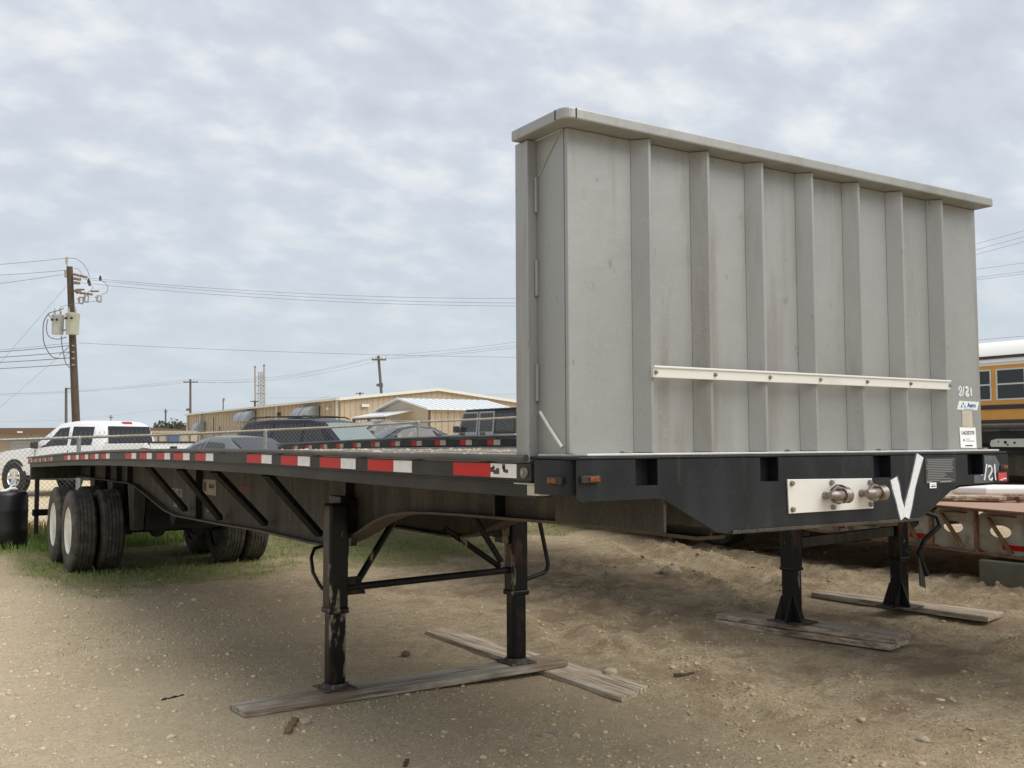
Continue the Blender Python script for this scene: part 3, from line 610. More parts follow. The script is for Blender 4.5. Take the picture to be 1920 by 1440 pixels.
# gladhand plate
gp = MB().prism([(1.04,1.523),(1.563,1.516),(1.568,1.387),(1.045,1.385)], 1, -.019, -.0125).build('gladhand_plate', M['alu_bar'], T, .002)
for (u,z) in [(1.062,1.507),(1.30,1.505),(1.543,1.50),(1.064,1.402),(1.306,1.402),(1.547,1.405)]:
    MB().lathe([(-.031,0),(-.031,.009),(-.0195,.012)], (u,0,z), (0,1,0), 6).build('plate_bolt', M['bolt'], gp, 0)
for i, (u, z) in enumerate([(1.252,1.452),(1.482,1.455)]):
    gh = MB(); y = -.075
    gh.lathe([(-.02,.020),(-.05,.017),(-.08,.022)], (u,0,z), (0,1,0), 14)
    gh.tube([(u-.022,y,z),(u-.01,y-.004,z),(u+.03,y-.006,z),(u+.075,y-.004,z+.004)], [.020,.027,.026,.021], 12)
    gh.tube([(u,y,z-.022),(u+.035,y-.002,z-.030),(u+.075,y,z-.02)], [.012,.014,.012], 8)
    gh.lathe([(0,0),(0,.036),(.012,.040),(.020,.034),(.030,.037),(.044,.040),(.050,.034),(.050,.020),(.046,.0)], (u+.062,y,z), (1,.05,0), 18)
    gh.tube([(u+.01,y+.01,z+.022),(u+.03,y+.005,z+.040),(u+.062,y,z+.034)], [.008,.012,.008], 8)
    o = gh.build('gladhand', M['brass'], T, 0, 40); sc_ = .84; o.scale = (sc_,sc_,sc_); o.location = ((u+.03)*(1-sc_), -.0125*(1-sc_), z*(1-sc_))
    if i == 0: MB().add([(u+.045,y+.03,z+.03),(u+.085,y+.02,z+.052),(u+.125,y+.02,z+.04),(u+.145,y+.03,z+.0),(u+.135,y+.05,z-.03),(u+.06,y+.05,z-.01),(u+.045,y+.06,z+.03),(u+.085,y+.06,z+.052),(u+.125,y+.06,z+.04),(u+.145,y+.06,z+.0),(u+.135,y+.07,z-.03),(u+.06,y+.07,z-.01)], [(0,1,2,3,4,5),(11,10,9,8,7,6)]+[(k,6+k,6+(k+1)%6,(k+1)%6) for k in range(6)]).build('lock_tab', M['plastic'], o)
# painted marks and plates on the bumper
mb = MB(); yv = -.0145
strokes(mb, [(1.715,1.512),(1.728,1.475),(1.745,1.42),(1.764,1.37),(1.779,1.338)], .044, yv)
strokes(mb, [(1.793,1.338),(1.815,1.40),(1.845,1.475),(1.88,1.555),(1.905,1.611)], .042, yv-.0007)
mb.build('painted_check_mark', M['white_paint'], bump_o)
mb = MB(); strokes(mb, [(1.715,1.515),(1.728,1.475),(1.745,1.42),(1.764,1.37),(1.779,1.337)], .060, yv+.0011); strokes(mb, [(1.793,1.337),(1.815,1.40),(1.845,1.475),(1.88,1.555),(1.905,1.6115)], .058, yv+.0009); mb.build('overspray', M['patch'], bump_o)
dp = MB().box(1.94,2.165,-.0145,-.0122,1.484,1.600).build('data_plate', M['plate_dk'], T)
mb = MB()
for k in range(13):
    z = 1.590-k*.0078; a = 1.947+random.uniform(0,.012); c_ = 2.157-random.uniform(0,.03 if k < 8 else .11)
    mb.box(a,c_,-.0154,-.0147,z-.0019,z+.0013)
mb.box(1.947,1.985,-.0154,-.0147,1.486,1.496); mb.box(2.045,2.128,-.0154,-.0147,1.4865,1.497)
mb.build('plate_print', M['grey_ink'], dp)
lb = MB().box(1.966,2.014,-.0165,-.0146,1.462,1.487).build('barcode_label', M['paper'], T); MB().box(1.975,2.008,-.0174,-.0167,1.468,1.473).build('label_print', M['ink'], lb); MB().box(1.977,2.006,-.0174,-.0167,1.478,1.4795).build('label_print', M['grey_ink'], lb)
mb = MB()
mb.prism([(2.395,1.606),(2.485,1.603),(2.518,1.563),(2.508,1.535),(2.495,1.522),(2.395,1.518)], 1, -.0136, -.0121); mb.prism([(2.307,1.514),(2.385,1.5145),(2.387,1.5165),(2.46,1.5165),(2.457,1.478),(2.308,1.476)], 1, -.0136, -.0121)
mb.build('worn_paint_patch', M['patch'], bump_o)
mb = MB(); y = -.0152
strokes(mb, [(2.411,1.565),(2.405,1.545),(2.397,1.52),(2.387,1.489)], .009, y)
strokes(mb, [(2.421,1.549),(2.428,1.557),(2.44,1.556),(2.449,1.545),(2.450,1.535),(2.443,1.522),(2.430,1.512),(2.423,1.504),(2.426,1.495),(2.436,1.490),(2.448,1.492),(2.453,1.500)], .009, y-.0008)
strokes(mb, [(2.474,1.564),(2.475,1.54),(2.476,1.51),(2.480,1.487)], .009, y); mb.box(2.362,2.378,y,y+.001,1.513,1.5155)
mb.build('painted_number', M['white_paint'], bump_o)
rd = MB().box(2.503,2.571,-.0145,-.0122,1.483,1.522).build('warning_decal', M['decal_red'], T); MB().box(2.518,2.536,-.0155,-.0147,1.4855,1.490).build('decal_print', M['paper'], rd); MB().box(2.538,2.568,-.0155,-.0147,1.491,1.495).build('decal_print', M['paper'], rd)

# --- headboard
HZ0, HZ1, HV = 1.632, 2.832, .102
hb = MB().box(.046,W-.028,HV,HV+.02,HZ0,HZ1).build('headboard', M['alu'], T, .003)
def side_wing(s):
    X = lambda a, b_: ((a,b_) if s == 0 else (W-b_,W-a)); q = .044 if s == 0 else .030
    u = X(q,q+.012); MB().box(u[0],u[1],HV+.0205,.305,HZ0,HZ1).build('side_wing', M['alu'], hb)
    u = X(.0,.046) if s == 0 else X(.0,.034); MB().box(u[0],u[1],.300,.385,1.60,HZ1-.001).build('corner_post', M['alu'], hb, .004)
side_wing(0); side_wing(1)
w_ = MB().tube([(.042,.283,1.79),(.041,.21,1.722),(.042,.140,1.657)], .0065, 6); w_.build('weld_seam', M['alu_edge'], hb)
MB().tube([(.042,.285,2.69),(.042,.14,2.826)], .004, 6).build('weld_seam', M['alu'], hb)
for z in (2.30, 1.90, 2.62): MB().box(.030,.044,.287,.2995,z-.07,z+.07).build('hinge_weld', M['alu'], hb, .003)
for k in range(7):
    u = .393+.3033*k; y0 = HV-.0005; yf = .047
    rb = MB().prism([(u-.050,y0),(u-.004,yf),(u+.007,yf),(u+.050,y0)], 2, HZ0+.004, 2.8315)
    rb.build('rib', M['alu'], hb, .0025)
mb = MB(); P = []
rr = .045; ou = [(-.03,.365)]+[(-.03+rr-rr*math.cos(a), .008+rr-rr*math.sin(a)) for a in np.linspace(0, math.pi/2, 7)]+[(W-.018,.008)]+[(W-.018,.365)]
inn = [(.05,.365),(.05,.14),(W-.09,.14),(W-.09,.365)]
mb.prism([(p[0],p[1]) for p in ou]+inn[::-1], 2, HZ1+.001, HZ1+.043); mb.build('cap_rail', M['alu'], hb, .006)
for (a, c_) in ((.020,.024),(-.031,-.029)):
    pass
MB().box(.018,.023,.0065,.0078,HZ1+.003,HZ1+.041).build('cap_joint', M['black'], hb); MB().box(-.0315,-.0302,.066,.071,HZ1+.003,HZ1+.041).build('cap_joint', M['black'], hb)
MB().box(.06,W-.03,.012,HV-.002,1.6255,1.634).build('base_angle', M['alu_edge'], hb, .002)
rbar = MB().box(.385,2.212,.030,.0465,1.917,1.958); rbar.box(.385,2.212,.024,.0295,1.953,1.9615); rbar = rbar.build('rub_bar', M['alu_bar'], hb, .002)
for k in range(7): MB().lathe([(.021,0),(.022,.006),(.0295,.0085)], (.396+.3033*k-(.01 if k == 6 else 0),0,1.937), (0,1,0), 10).build('bar_bolt', M['bolt'], T)
for u in (.255, 1.12, 1.70, 2.46): MB().box(u-.02,u+.02,.02,.05,1.634,1.642).build('hold_down_clip', M['bolt'], hb, .002)
# marks on the headboard
mb = MB(); y = HV-.002
strokes(mb, [(2.381,1.921),(2.386,1.936),(2.397,1.941),(2.404,1.932),(2.400,1.918),(2.390,1.906),(2.384,1.899),(2.394,1.895),(2.404,1.902)], .0085, y)
strokes(mb, [(2.424,1.943),(2.418,1.92),(2.410,1.893)], .008, y)
strokes(mb, [(2.436,1.932),(2.444,1.939),(2.456,1.936),(2.456,1.924),(2.444,1.912),(2.436,1.902),(2.444,1.896),(2.456,1.899),(2.462,1.906)], .012, y-.0008)
strokes(mb, [(2.481,1.938),(2.482,1.918),(2.482,1.896)], .010, y)
mb.build('painted_number', M['white_paint'], hb)
st = MB().prism([(2.381,1.871),(2.545,1.868),(2.526,1.826),(2.360,1.828)], 1, y-.0005, y+.0015).build('advert_sticker', M['sticker'], T)
put_text('printed_word', 'Aero', .031, M['blue_ink'], (2.480,y-.0015,1.850), st, bold=.0006, stretch=1.05, depth=.0004)
mb = MB()
for (a, c_) in ((2.399,1.845),(2.412,1.859),(2.425,1.845)): mb.prism([(a-.006,c_-.006),(a+.006,c_-.006),(a+.001,c_+.008)], 1, y-.0016, y-.0007)
mb.build('printed_mark', M['blue_ink'], st); MB().box(2.418,2.495,y-.0016,y-.0007,1.829,1.834).build('printed_line', M['pale_ink'], st)
MB().prism([(2.403,1.8255),(2.483,1.8255),(2.485,1.79),(2.488,1.744),(2.401,1.7445)], 1, y+.0002, y+.0016).build('old_tape_patch', M['tan_tape'], hb)
st = MB().prism([(2.377,1.742),(2.507,1.741),(2.511,1.641),(2.383,1.643)], 1, y-.0008, y+.0012).build('number_label', M['paper'], T)
put_text('printed_number', 'U620270', .0255, M['ink'], (2.443,y-.0018,1.7145), st, depth=.0004, stretch=1.1)
MB().box(2.425,2.46,y-.0018,y-.001,1.6845,1.6865).build('printed_line', M['grey_ink'], st); MB().box(2.425,2.495,y-.0018,y-.001,1.674,1.6765).build('printed_line', M['grey_ink'], st); MB().box(2.42,2.478,y-.0018,y-.001,1.650,1.6555).build('printed_line', M['ink'], st)
mb = MB().prism([(2.400,1.676),(2.418,1.676),(2.409,1.689)], 1, y-.0018, y-.001); mb.build('printed_mark', M['decal_red'], st)

# ================================================================ planks and scraps under the legs
def plank(name, p, z0, z1, m, label, group, lump=.006, nseg=14):
    """p: four ground corners (a,b at one end, c,d at the other, same sides); long wavy board with worn ends"""
    a, b_, c_, d_ = [Vector((q[0], q[1], 0)) for q in p]; cen = (a+b_+c_+d_)/4; P = []
    for i in range(nseg+1):
        t_ = i/nseg; l_, r_ = a.lerp(c_, t_), b_.lerp(d_, t_); e_ = (r_-l_).normalized()
        def w(k): return (math.sin(t_*9+k*2.3)*.5+math.sin(t_*23+k)*.3)*lump
        za = z0+(z1-z0)*(0 if 0 < i < nseg else .12)
        P += [l_+e_*w(0)+Vector((0,0,za)), r_+e_*w(1)+Vector((0,0,za)), r_+e_*w(1)*.6+Vector((0,0,z1-.004+w(2)*.25)), (l_+r_)/2+Vector((0,0,z1+w(3)*.25)), l_+e_*w(0)*.6+Vector((0,0,z1-.003+w(4)*.3))]
    P = [q-cen for q in P]; k = nseg+1
    mb = MB(); mb.add(P, [(i*5+j, i*5+(j+1)%5, (i+1)*5+(j+1)%5, (i+1)*5+j) for i in range(k-1) for j in range(5)]+[(4,3,2,1,0), tuple(range(5*k-5,5*k))])
    o = mb.build(name, m, None, .005, False, cen, segs=2); return tag(o, label, 'plank', group)
GP = 'wood planks under the landing legs'
plank('wood_plank', [(-.13,3.53),(-.11,3.30),(2.34,3.665),(2.37,3.36)], .004, .052, M['plank'], 'weathered grey plank under both front landing legs, its split end nearest the camera', GP)
plank('wood_plank', [(2.165,5.28),(2.40,5.38),(2.14,2.44),(2.52,2.60)], -.045, .003, M['plank2'], 'brown weathered plank crossing beneath the long grey plank by the braced leg', GP)
plank('wood_plank', [(4.30,3.80),(4.56,3.86),(4.66,2.20),(5.01,2.33)], .110, .158, M['plank2'], 'top plank of the doubled pair under the second trailer leg nearer the bumper', GP)
plank('wood_plank', [(4.275,3.82),(4.545,3.84),(4.62,2.22),(4.97,2.31)], .058, .1085, M['plank2'], 'bottom plank of the doubled pair, half sunk in dirt under the second trailer leg', GP)
plank('wood_plank', [(5.96,4.16),(6.18,4.28),(6.07,2.33),(6.43,2.41)], .118, .170, M['plank2'], 'single thick plank under the leg beside the rusty white trailer', GP)
def scrap(name, x, y, ln, w, h, rz, m, label, cat):
    mb = MB(); P = []
    for i in range(6):
        t_ = i/5-.5; q = .8+.25*math.sin(i*2.7)
        P += [(t_*ln,-w/2*q,0),(t_*ln,w/2*q,0),(t_*ln,w/2*q*.8,h*q),(t_*ln,-w/2*q*.9,h*q*.85)]
    mb.add(P, [(i*4+j, i*4+(j+1)%4, (i+1)*4+(j+1)%4, (i+1)*4+j) for i in range(5) for j in range(4)]+[(3,2,1,0),(20,21,22,23)])
    o = mb.build(name, m, None, .003, False, (x,y,gz(np.array([x]),np.array([y]))[0]-.004)); o.rotation_euler = (0,0,rz); return tag(o, label, cat)
scrap('wood_scrap', .06, 2.95, .27, .055, .03, 1.05, M['scrap'], 'short brown stick of split wood on the gravel below the grey plank end', 'wood scrap')
scrap('wood_scrap', 1.27, 2.05, .17, .08, .02, .2, M['plank2'], 'small flat grey chip of wood on the soil at the bottom middle', 'wood scrap')
scrap('twig', -.36, 4.02, .16, .02, .015, .3, M['black'], 'dark curled twig lying alone on the pale gravel', 'twig')
scrap('stone', 1.63, 4.6, .085, .06, .045, .8, M['scrap'], 'brown fist sized stone between the landing legs', 'stone')
scrap('root', 3.0, 2.73, .24, .035, .02, -.35, M['pole'], 'dark root poking from the churned soil in front of the doubled planks', 'root')
scrap('wood_scrap', .35, 2.02, .12, .03, .015, 1.0, M['pole'], 'dark splinter of wood at the bottom edge of the gravel', 'wood scrap')
def rock(x, y, s, m, label):
    bm = bmesh.new(); bmesh.ops.create_icosphere(bm, subdivisions=2, radius=1)
    for v in bm.verts:
        q = v.co; k = .75+.5*float(vnoise(np.array([q.x+x*3]), np.array([q.y+q.z*2]), 1.4, 3)[0]); v.co = Vector((q.x*s*1.25*k, q.y*s*k, q.z*s*.6*k))
    me_ = bpy.data.meshes.new('rock'); bm.to_mesh(me_); bm.free(); me_.materials.append(m)
    o = link('rock', me_, None, 0, (x,y,gz(np.array([x]),np.array([y]))[0]+s*.2)); o.rotation_euler = (0,0,random.uniform(0,6)); return tag(o, label, 'rock')
rock_m = mk('pale_limestone', (.44,.38,.29), .95, 0, [(12,(.33,.27,.20),.4,.7)], (30,.4,.006), rnd=.12)
rock(.16, 2.99, .035, rock_m, 'pale pebble touching the brown stick below the grey plank')
rock(2.52, 3.05, .055, rock_m, 'pale limestone chunk in the soil right of the crossed planks')
rock(5.9, 6.2, .11, rock_m, 'flat pale stone far back in the tyre ruts under the bumper')
rock(3.0, .8, .035, rock_m, 'small pale stone on bare soil at lower right')

# ================================================================ the second flatbed trailer, parked parallel
T2U, T2V0 = 3.92, -.35
TV2 = [-.4,.93,6.43,8.2,9.75,11.5,13.82,14.3]; TZ2 = [1.738,1.735,1.727,1.729,1.716,1.692,1.655,1.648]
def tz2(v): return float(np.interp(v, TV2, TZ2))
V2 = [v for v in np.arange(T2V0, 14.2, .6)]+[14.2]
T2 = thing('flatbed_trailer', 'second black flatbed trailer without headboard, behind the nearest one, on legs with triangular feet', 'trailer', group='parked flatbed trailers')
for s in (0, 1):
    X = (lambda a, b_: (T2U+a, T2U+b_)) if s == 0 else (lambda a, b_: (T2U+W-b_, T2U+W-a))
    mb = MB(); u = X(0.0,.05); sweep(mb, (u[0],u[1],-.075,.004), V2, tz2); u = X(.026,.09); sweep(mb, (u[0],u[1],-.14,-.073), V2, tz2); mb.build('side_rail', M['rail_dk'], T2, .003)
    mb = MB(); uu = T2U-.014 if s == 0 else T2U+W+.014; mb.tube([(uu,v,tz2(v)+.032) for v in V2], .018, 8); mb.build('rub_rail', M['rail'], T2, 0, 45)
    for v in np.arange(.2, 14, .605):
        u = X(-.014,.03); MB().box(u[0],u[1],v-.03,v+.03,tz2(v)+.0045,tz2(v)+.03).build('stake_pocket', M['rail'], T2)
for k in range(21):
    v = .4+.64*k
    if v < 3: continue
    mb = MB(); sweep(mb, (T2U-.0035,T2U+.001,-.066,-.004), [v+.012, v+.15], tz2); mb.build('white_reflector', M['tape_wd'], T2)
    mb = MB(); sweep(mb, (T2U-.0035,T2U+.001,-.066,-.004), [v+.152, v+.29], tz2); mb.build('red_reflector', M['tape_r'], T2)
for i in range(12):
    u0 = T2U+.052+i*(W-.104)/12; u1 = T2U+.052+(i+1)*(W-.104)/12-.008
    mb = MB(); dz = random.uniform(-.004,.004); sweep(mb, (u0,u1,-.01+dz,.030+dz), V2, tz2); mb.build('deck_board', M['deck'], T2)
debris('wood_chips', 'pale wood chips along the second trailer deck', 260, (T2U+.15,T2U+1.8), lambda v: tz2(v)+.028, (5.5,12))
for uc in (T2U+.75, T2U+W-.75):
    mb = MB(); bz2 = [(-.3,1.42),(1.6,1.38),(2.4,1.30),(3.0,1.05),(3.6,.96),(7.5,.95),(9.3,1.2),(14.1,1.25)]; P = []
    for v, z in bz2: P += [(uc-.006,v,z),(uc+.006,v,z),(uc+.006,v,tz2(v)-.08),(uc-.006,v,tz2(v)-.08)]
    for v, z in bz2: P += [(uc-.075,v,z-.015),(uc+.075,v,z-.015),(uc+.075,v,z-.001),(uc-.075,v,z-.001)]
    k = len(bz2); mb.add(P, [(o_+i*4+j, o_+i*4+(j+1)%4, o_+(i+1)*4+(j+1)%4, o_+(i+1)*4+j) for o_ in (0, 4*k) for i in range(k-1) for j in range(4)]+[(o_+3,o_+2,o_+1,o_) for o_ in (0,4*k)]+[tuple(range(o_+4*k-4,o_+4*k)) for o_ in (0,4*k)])
    mb.build('frame_beam', M['frame'], T2)
for v in np.arange(.2, 14, .61): MB().box(T2U+.092,T2U+W-.092,v-.03,v+.03,tz2(v)-.13,tz2(v)-.035).build('cross_member', M['black'], T2)
MB().box(T2U+.01,T2U+W-.01,T2V0-.02,T2V0+.25,1.43,1.74).build('front_sill', M['frame'], T2, .02)
MB().box(T2U+.06,T2U+.10,-.2,1.05,1.46,1.62).build('side_plate', M['frame'], T2)
pp = MB().prism([(-.3,1.690),(.86,1.690),(.895,1.680),(.905,1.655),(.895,1.64),(-.3,1.632)], 0, T2U-.012, T2U-.004).build('bracket_plate', M['pale_steel'], T2)
for (v, z, r_) in ((.80,1.668,.010),(.785,1.652,.006),(.74,1.665,.007),(.845,1.672,.005),(.3,1.665,.009)): MB().lathe([(0,0),(0,r_),(.002,r_)], (T2U-.0145,v,z), (1,0,0), 8).build('plate_hole', M['black'], pp)
for uc, th in ((4.50,.115),(5.925,.12)):
    zt_ = .168
    lg = MB().box(uc-.068,uc+.068,3.03,3.166,.60,1.36).build('landing_leg', M['leg'], T2, .02); MB().box(uc-.062,uc+.062,3.036,3.16,zt_+.013,.61).build('lower_leg', M['leg'], lg, .02)
    MB().box(uc-.073,uc+.073,3.025,3.171,.60,.625).build('leg_collar', M['black'], lg, .01)
    MB().box(uc-.15,uc+.15,2.95,3.25,zt_,zt_+.012).build('foot_plate', M['foot'], lg, .003)
    for sg in (-1, 1):      # four gusset plates standing off the faces of the leg
        MB().prism([(uc+sg*.0625,zt_+.013),(uc+sg*.148,zt_+.013),(uc+sg*.070,zt_+.215),(uc+sg*.0625,zt_+.215)], 1, 3.04 if sg < 0 else 3.10, 3.055 if sg < 0 else 3.115).build('foot_gusset', M['black'], lg)
        MB().prism([(3.098+sg*.0625,zt_+.013),(3.098+sg*.148,zt_+.013),(3.098+sg*.070,zt_+.215),(3.098+sg*.0625,zt_+.215)], 0, uc-.055, uc-.04).build('foot_gusset', M['black'], lg)
MB().bar((4.60,3.1,.825),(5.82,3.1,.86),.07,.085).build('cross_tube', M['frame'], T2, .006)
MB().tube([(4.60,3.12,.80),(4.74,3.2,1.0),(4.9,3.3,1.3)], .04, 8).build('diagonal_brace', M['leg'], T2, 0, 45); MB().tube([(5.82,3.1,.83),(5.70,3.2,1.05),(5.55,3.3,1.3)], .04, 8).build('diagonal_brace', M['leg'], T2, 0, 45)
MB().tube([(6.02,3.05,1.0),(6.20,3.02,1.02),(6.30,2.95,.98),(6.26,2.9,.90),(6.10,2.95,.78),(6.04,2.97,.66),(6.10,2.96,.52),(6.13,2.95,.45)], .022, 8).build('hose', M['black'], T2, 0, 50)
MB().hexa([(6.04,2.96,.36),(6.12,2.96,.33),(6.14,2.98,.33),(6.05,2.98,.36),(6.03,2.96,.62),(6.08,2.96,.64),(6.10,2.98,.64),(6.04,2.98,.62)]).build('torn_mud_flap', M['rail'], T2)

# ================================================================ low rusty trailer at the right
LB = thing('lowboy_trailer', 'low rusty white trailer with round holes in its ribbed side and a bare brown deck', 'trailer')
LU = 7.4
def lz(v): return .99+.027*(v-2.77) if v < 6 else 1.077+.01*(v-6)
def lbz(v): return .535+.038*(v-2.77) if v < 6 else .658+.01*(v-6)
lv = [-1,.5,1.5,2.5,3.5,4.5,6,8,10.5]
# side web with elliptical holes: ring of quads between each hole and its bay
bays = [(-.98,-.5),(-.5,.2),(.2,.9),(.9,1.6),(1.6,2.20),(2.20,2.72),(2.72,3.245),(3.245,3.756),(3.756,4.27),(4.27,4.8),(4.8,5.4),(5.4,6.0),(6.0,6.7),(6.7,7.5),(7.5,8.5)]
mb = MB()
for (a, c_) in bays:
    cy, n_ = (a+c_)/2+.03, 24; cz_ = lambda: (lz(cy)+lbz(cy))/2+.01
    hole = [(cy+.115*math.cos(2*math.pi*k/n_), cz_()+.062*math.sin(2*math.pi*k/n_)) for k in range(n_)]
    outer = []
    for k in range(n_):
        w = 2*math.pi*k/n_; dx, dz = math.cos(w), math.sin(w); hx, hz = (c_-a)/2, .19
        s_ = min(1/abs(dx)*hx if abs(dx) > 1e-6 else 9, 1/abs(dz)*hz if abs(dz) > 1e-6 else 9); y = (a+c_)/2+dx*s_; zt_ = dz*s_/hz
        zz_ = (lz(y)-.028 if zt_ > .999 else lbz(y)+.016 if zt_ < -.999 else None)
        if zz_ is None: zz_ = lbz(y)+.016+(lz(y)-.044-lbz(y))*(zt_+1)/2
        outer.append((y, zz_))
    # corners
    P = [(LU,)+h for h in hole]+[(LU,)+h for h in outer]+[(LU+.012,)+h for h in hole]+[(LU+.012,)+h for h in outer]
    fs = []
    for k in range(n_):
        k2 = (k+1) % n_; fs += [(k,k2,n_+k2,n_+k),(2*n_+k2,2*n_+k,3*n_+k,3*n_+k2),(k2,k,2*n_+k,2*n_+k2)]
    mb.add(P, fs)
    ii = [i for i in range(n_)]
mb.build('side_web', M['low_w'], LB)
# web corner fillers sit behind the ring joints
def lb_sweep(u0, u1, f0, f1, name, m, bev=0):
    q = MB(); P = []
    for v in lv: P += [(u0,v,f0(v)),(u1,v,f0(v)),(u1,v,f1(v)),(u0,v,f1(v))]
    k = len(lv); q.add(P, [(i*4+j, i*4+(j+1)%4, (i+1)*4+(j+1)%4, (i+1)*4+j) for i in range(k-1) for j in range(4)]+[(3,2,1,0), tuple(range(4*k-4,4*k))]); return q.build(name, m, LB, bev)
lb_sweep(LU-.07, LU+.07, lambda v: lbz(v)-.004, lambda v: lbz(v)+.015, 'bottom_flange', M['low_r'])
lb_sweep(LU-.075, LU+.07, lambda v: lz(v)-.027, lambda v: lz(v)-.008, 'top_flange', M['low_r'])
lb_sweep(LU-.085, LU+2.5, lambda v: lz(v)-.0075, lambda v: lz(v)+.006, 'deck_plate', M['low_d'])
for (a, c_) in bays:
    z0, z1 = lbz(c_)+.016, lz(c_)-.029
    MB().box(LU-.07,LU-.001,c_-.008,c_+.008,z0,z1).build('side_rib', M['low_r'], LB)
    MB().bar((LU-.035,a+.16 if c_ > 2 else a+.2,lbz(a)+.045),(LU-.04,c_-.12,lz(c_)-.075),.018,.055,(1,0,0)).build('diagonal_rib', M['low_r'], LB)
    MB().box(LU-.07,LU-.002,a+.12,c_-.10,lz(c_)-.075,lz(c_)-.064).build('ledge', M['low_r'], LB)
for (a, c_) in ((2.62,2.993),(3.80,4.05),(4.9,5.2),(6.1,6.4)): 
    zz_ = lbz(a)+.07; MB().hexa([(LU-.004,a,zz_),(LU-.0005,a,zz_),(LU-.0005,c_,zz_+.01),(LU-.004,c_,zz_+.01),(LU-.004,a,zz_+.052),(LU-.0005,a,zz_+.052),(LU-.0005,c_,zz_+.062),(LU-.004,c_,zz_+.062)]).build('red_reflector', M['tape_r'], LB)
MB().box(LU+1.1,LU+1.4,4.3,10,.72,.98).build('spine_beam', M['black'], LB); MB().box(LU+.2,LU+2.2,5.4,5.6,.45,.9).build('cross_beam', M['black'], LB)
for v in (7.2, 8.4):
    for u in (LU+.35, LU+2.1):
        wv = empty('wheel', LB, (u,v,g(u,v)+.40)); MB().lathe([(-.13,.2),(-.14,.30),(-.12,.39),(.12,.39),(.14,.30),(.13,.2)], (0,0,0), (1,0,0), 28, True).build('tyre', M['rubber'], wv, 0, 40); MB().lathe([(-.10,.2),(-.07,.12),(-.07,0)], (0,0,0), (1,0,0), 20).build('rim', M['low_r'], wv, 0, 40)
bk = MB().box(7.28,8.3,2.0,3.18,.24,.502).build('support_block', M['low_bg'], None, .015); tag(bk, 'square greenish concrete block holding up the low rusty white trailer', 'block')
# white ramp, chain and binder lying on its deck
rp_ = MB().prism([(8.65,4.35),(8.9,4.55),(9.6,4.45),(11.6,3.2),(10.9,2.4),(8.75,4.0)], 2, 1.06, 1.155).build('loading_ramp', M['bus_w'], None, .03, segs=3); tag(rp_, 'dirty white ramp slab with a rounded end on the brown deck', 'ramp')
mb = MB(); mb.tube([(7.75,3.95,1.05),(8.0,3.75,1.055),(8.2,3.55,1.05),(8.35,3.50,1.07),(8.55,3.5,1.06)], [.03,.035,.03,.04,.03], 7); mb.tube([(8.4,3.42,1.05),(8.75,3.45,1.075),(9.1,3.42,1.095),(9.35,3.45,1.11)], [.03,.045,.035,.05], 8)
tag(mb.build('load_binder', M['chain'], None, 0, 45), 'rusty chain binder lying in front of the white ramp slab', 'chain binder')
for (a, c_), lab in zip((((7.62,4.35),(8.5,3.62)),((7.5,4.2),(8.3,3.5))), ('grey timber on the low brown deck, the one nearer the white ramp slab', 'grey timber on the low brown deck, the one nearer the ribbed edge')):
    o = MB().bar((a[0],a[1],1.066),(c_[0],c_[1],1.062),.09,.05).build('timber', M['plank2'], None, .006); tag(o, lab, 'timber', 'timbers on the low trailer deck')

# ================================================================ black drum and rag
dx, dy = -.36, 13.85; dz_ = gz(np.array([dx]), np.array([dy]))[0]-.01
D_ = thing('plastic_drum', 'black plastic drum standing by the fence at the rear of the trailer', 'drum', (dx,dy,dz_))
MB().lathe([(0,0),(0,.275),(.02,.29),(.26,.295),(.275,.298),(.29,.295),(.55,.295),(.565,.298),(.58,.295),(.78,.292),(.82,.278),(.84,.25),(.835,.235),(.825,.23),(.825,0)], (0,0,0), (0,0,1), 40).build('body', M['drum'], D_, 0, 40)
MB().lathe([(.826,.0),(.846,.0),(.846,.05),(.826,.055)], (.1,.05,0), (0,0,1), 14).build('cap', M['plastic'], D_, 0, 40)
rg = MB(); rg.tube([(dx-.10,dy-.16,dz_+.852),(dx-.02,dy-.17,dz_+.86),(dx+.03,dy-.15,dz_+.885),(dx+.09,dy-.13,dz_+.885),(dx+.13,dy-.12,dz_+.87)], [.018,.026,.022,.028,.012], 7)
rg.tube([(dx+.02,dy-.15,dz_+.875),(dx+.05,dy-.14,dz_+.93),(dx+.09,dy-.14,dz_+.95)], [.02,.014,.008], 6); tag(rg.build('rag', M['rag'], None, 0, 60), 'crumpled white rag lying on top of the black drum', 'rag')

# ================================================================ chain-link fence
fposts = [(-9.05,15.35),(-5.73,15.45),(-2.40,15.56),(.924,15.667),(4.25,15.794),(7.60,15.95),(10.9,16.05),(14.2,16.15),(17.5,16.25),(20.8,16.35)]
ftop = [1.62,1.66,1.73,1.822,1.958,2.15,2.33,2.44,2.48,2.46]
FN = thing('chain_link_fence', 'chain-link fence with a stained top rail running behind the trailers', 'fence')
def fpt(u):
    i = max(0, min(len(fposts)-2, sum(1 for p in fposts if p[0] <= u)-1)); a, c_ = fposts[i], fposts[i+1]; t_ = (u-a[0])/(c_[0]-a[0])
    return a[1]+(c_[1]-a[1])*t_, ftop[i]+(ftop[i+1]-ftop[i])*t_
for (x, y), zt_ in zip(fposts, ftop):
    z0 = g(x, y)-.05
    MB().lathe([(0,0),(0,.036),(zt_-z0-.02,.036),(zt_-z0-.02,0)], (x,y+.05,z0), (0,0,1), 14).build('post', M['galv'], FN, 0, 40)
    MB().lathe([(-.02,0),(-.02,.041),(.02,.041),(.045,.025),(.05,0)], (x,y+.05,zt_-.02), (0,0,1), 12).build('post_cap', M['galv'], FN, 0, 40)
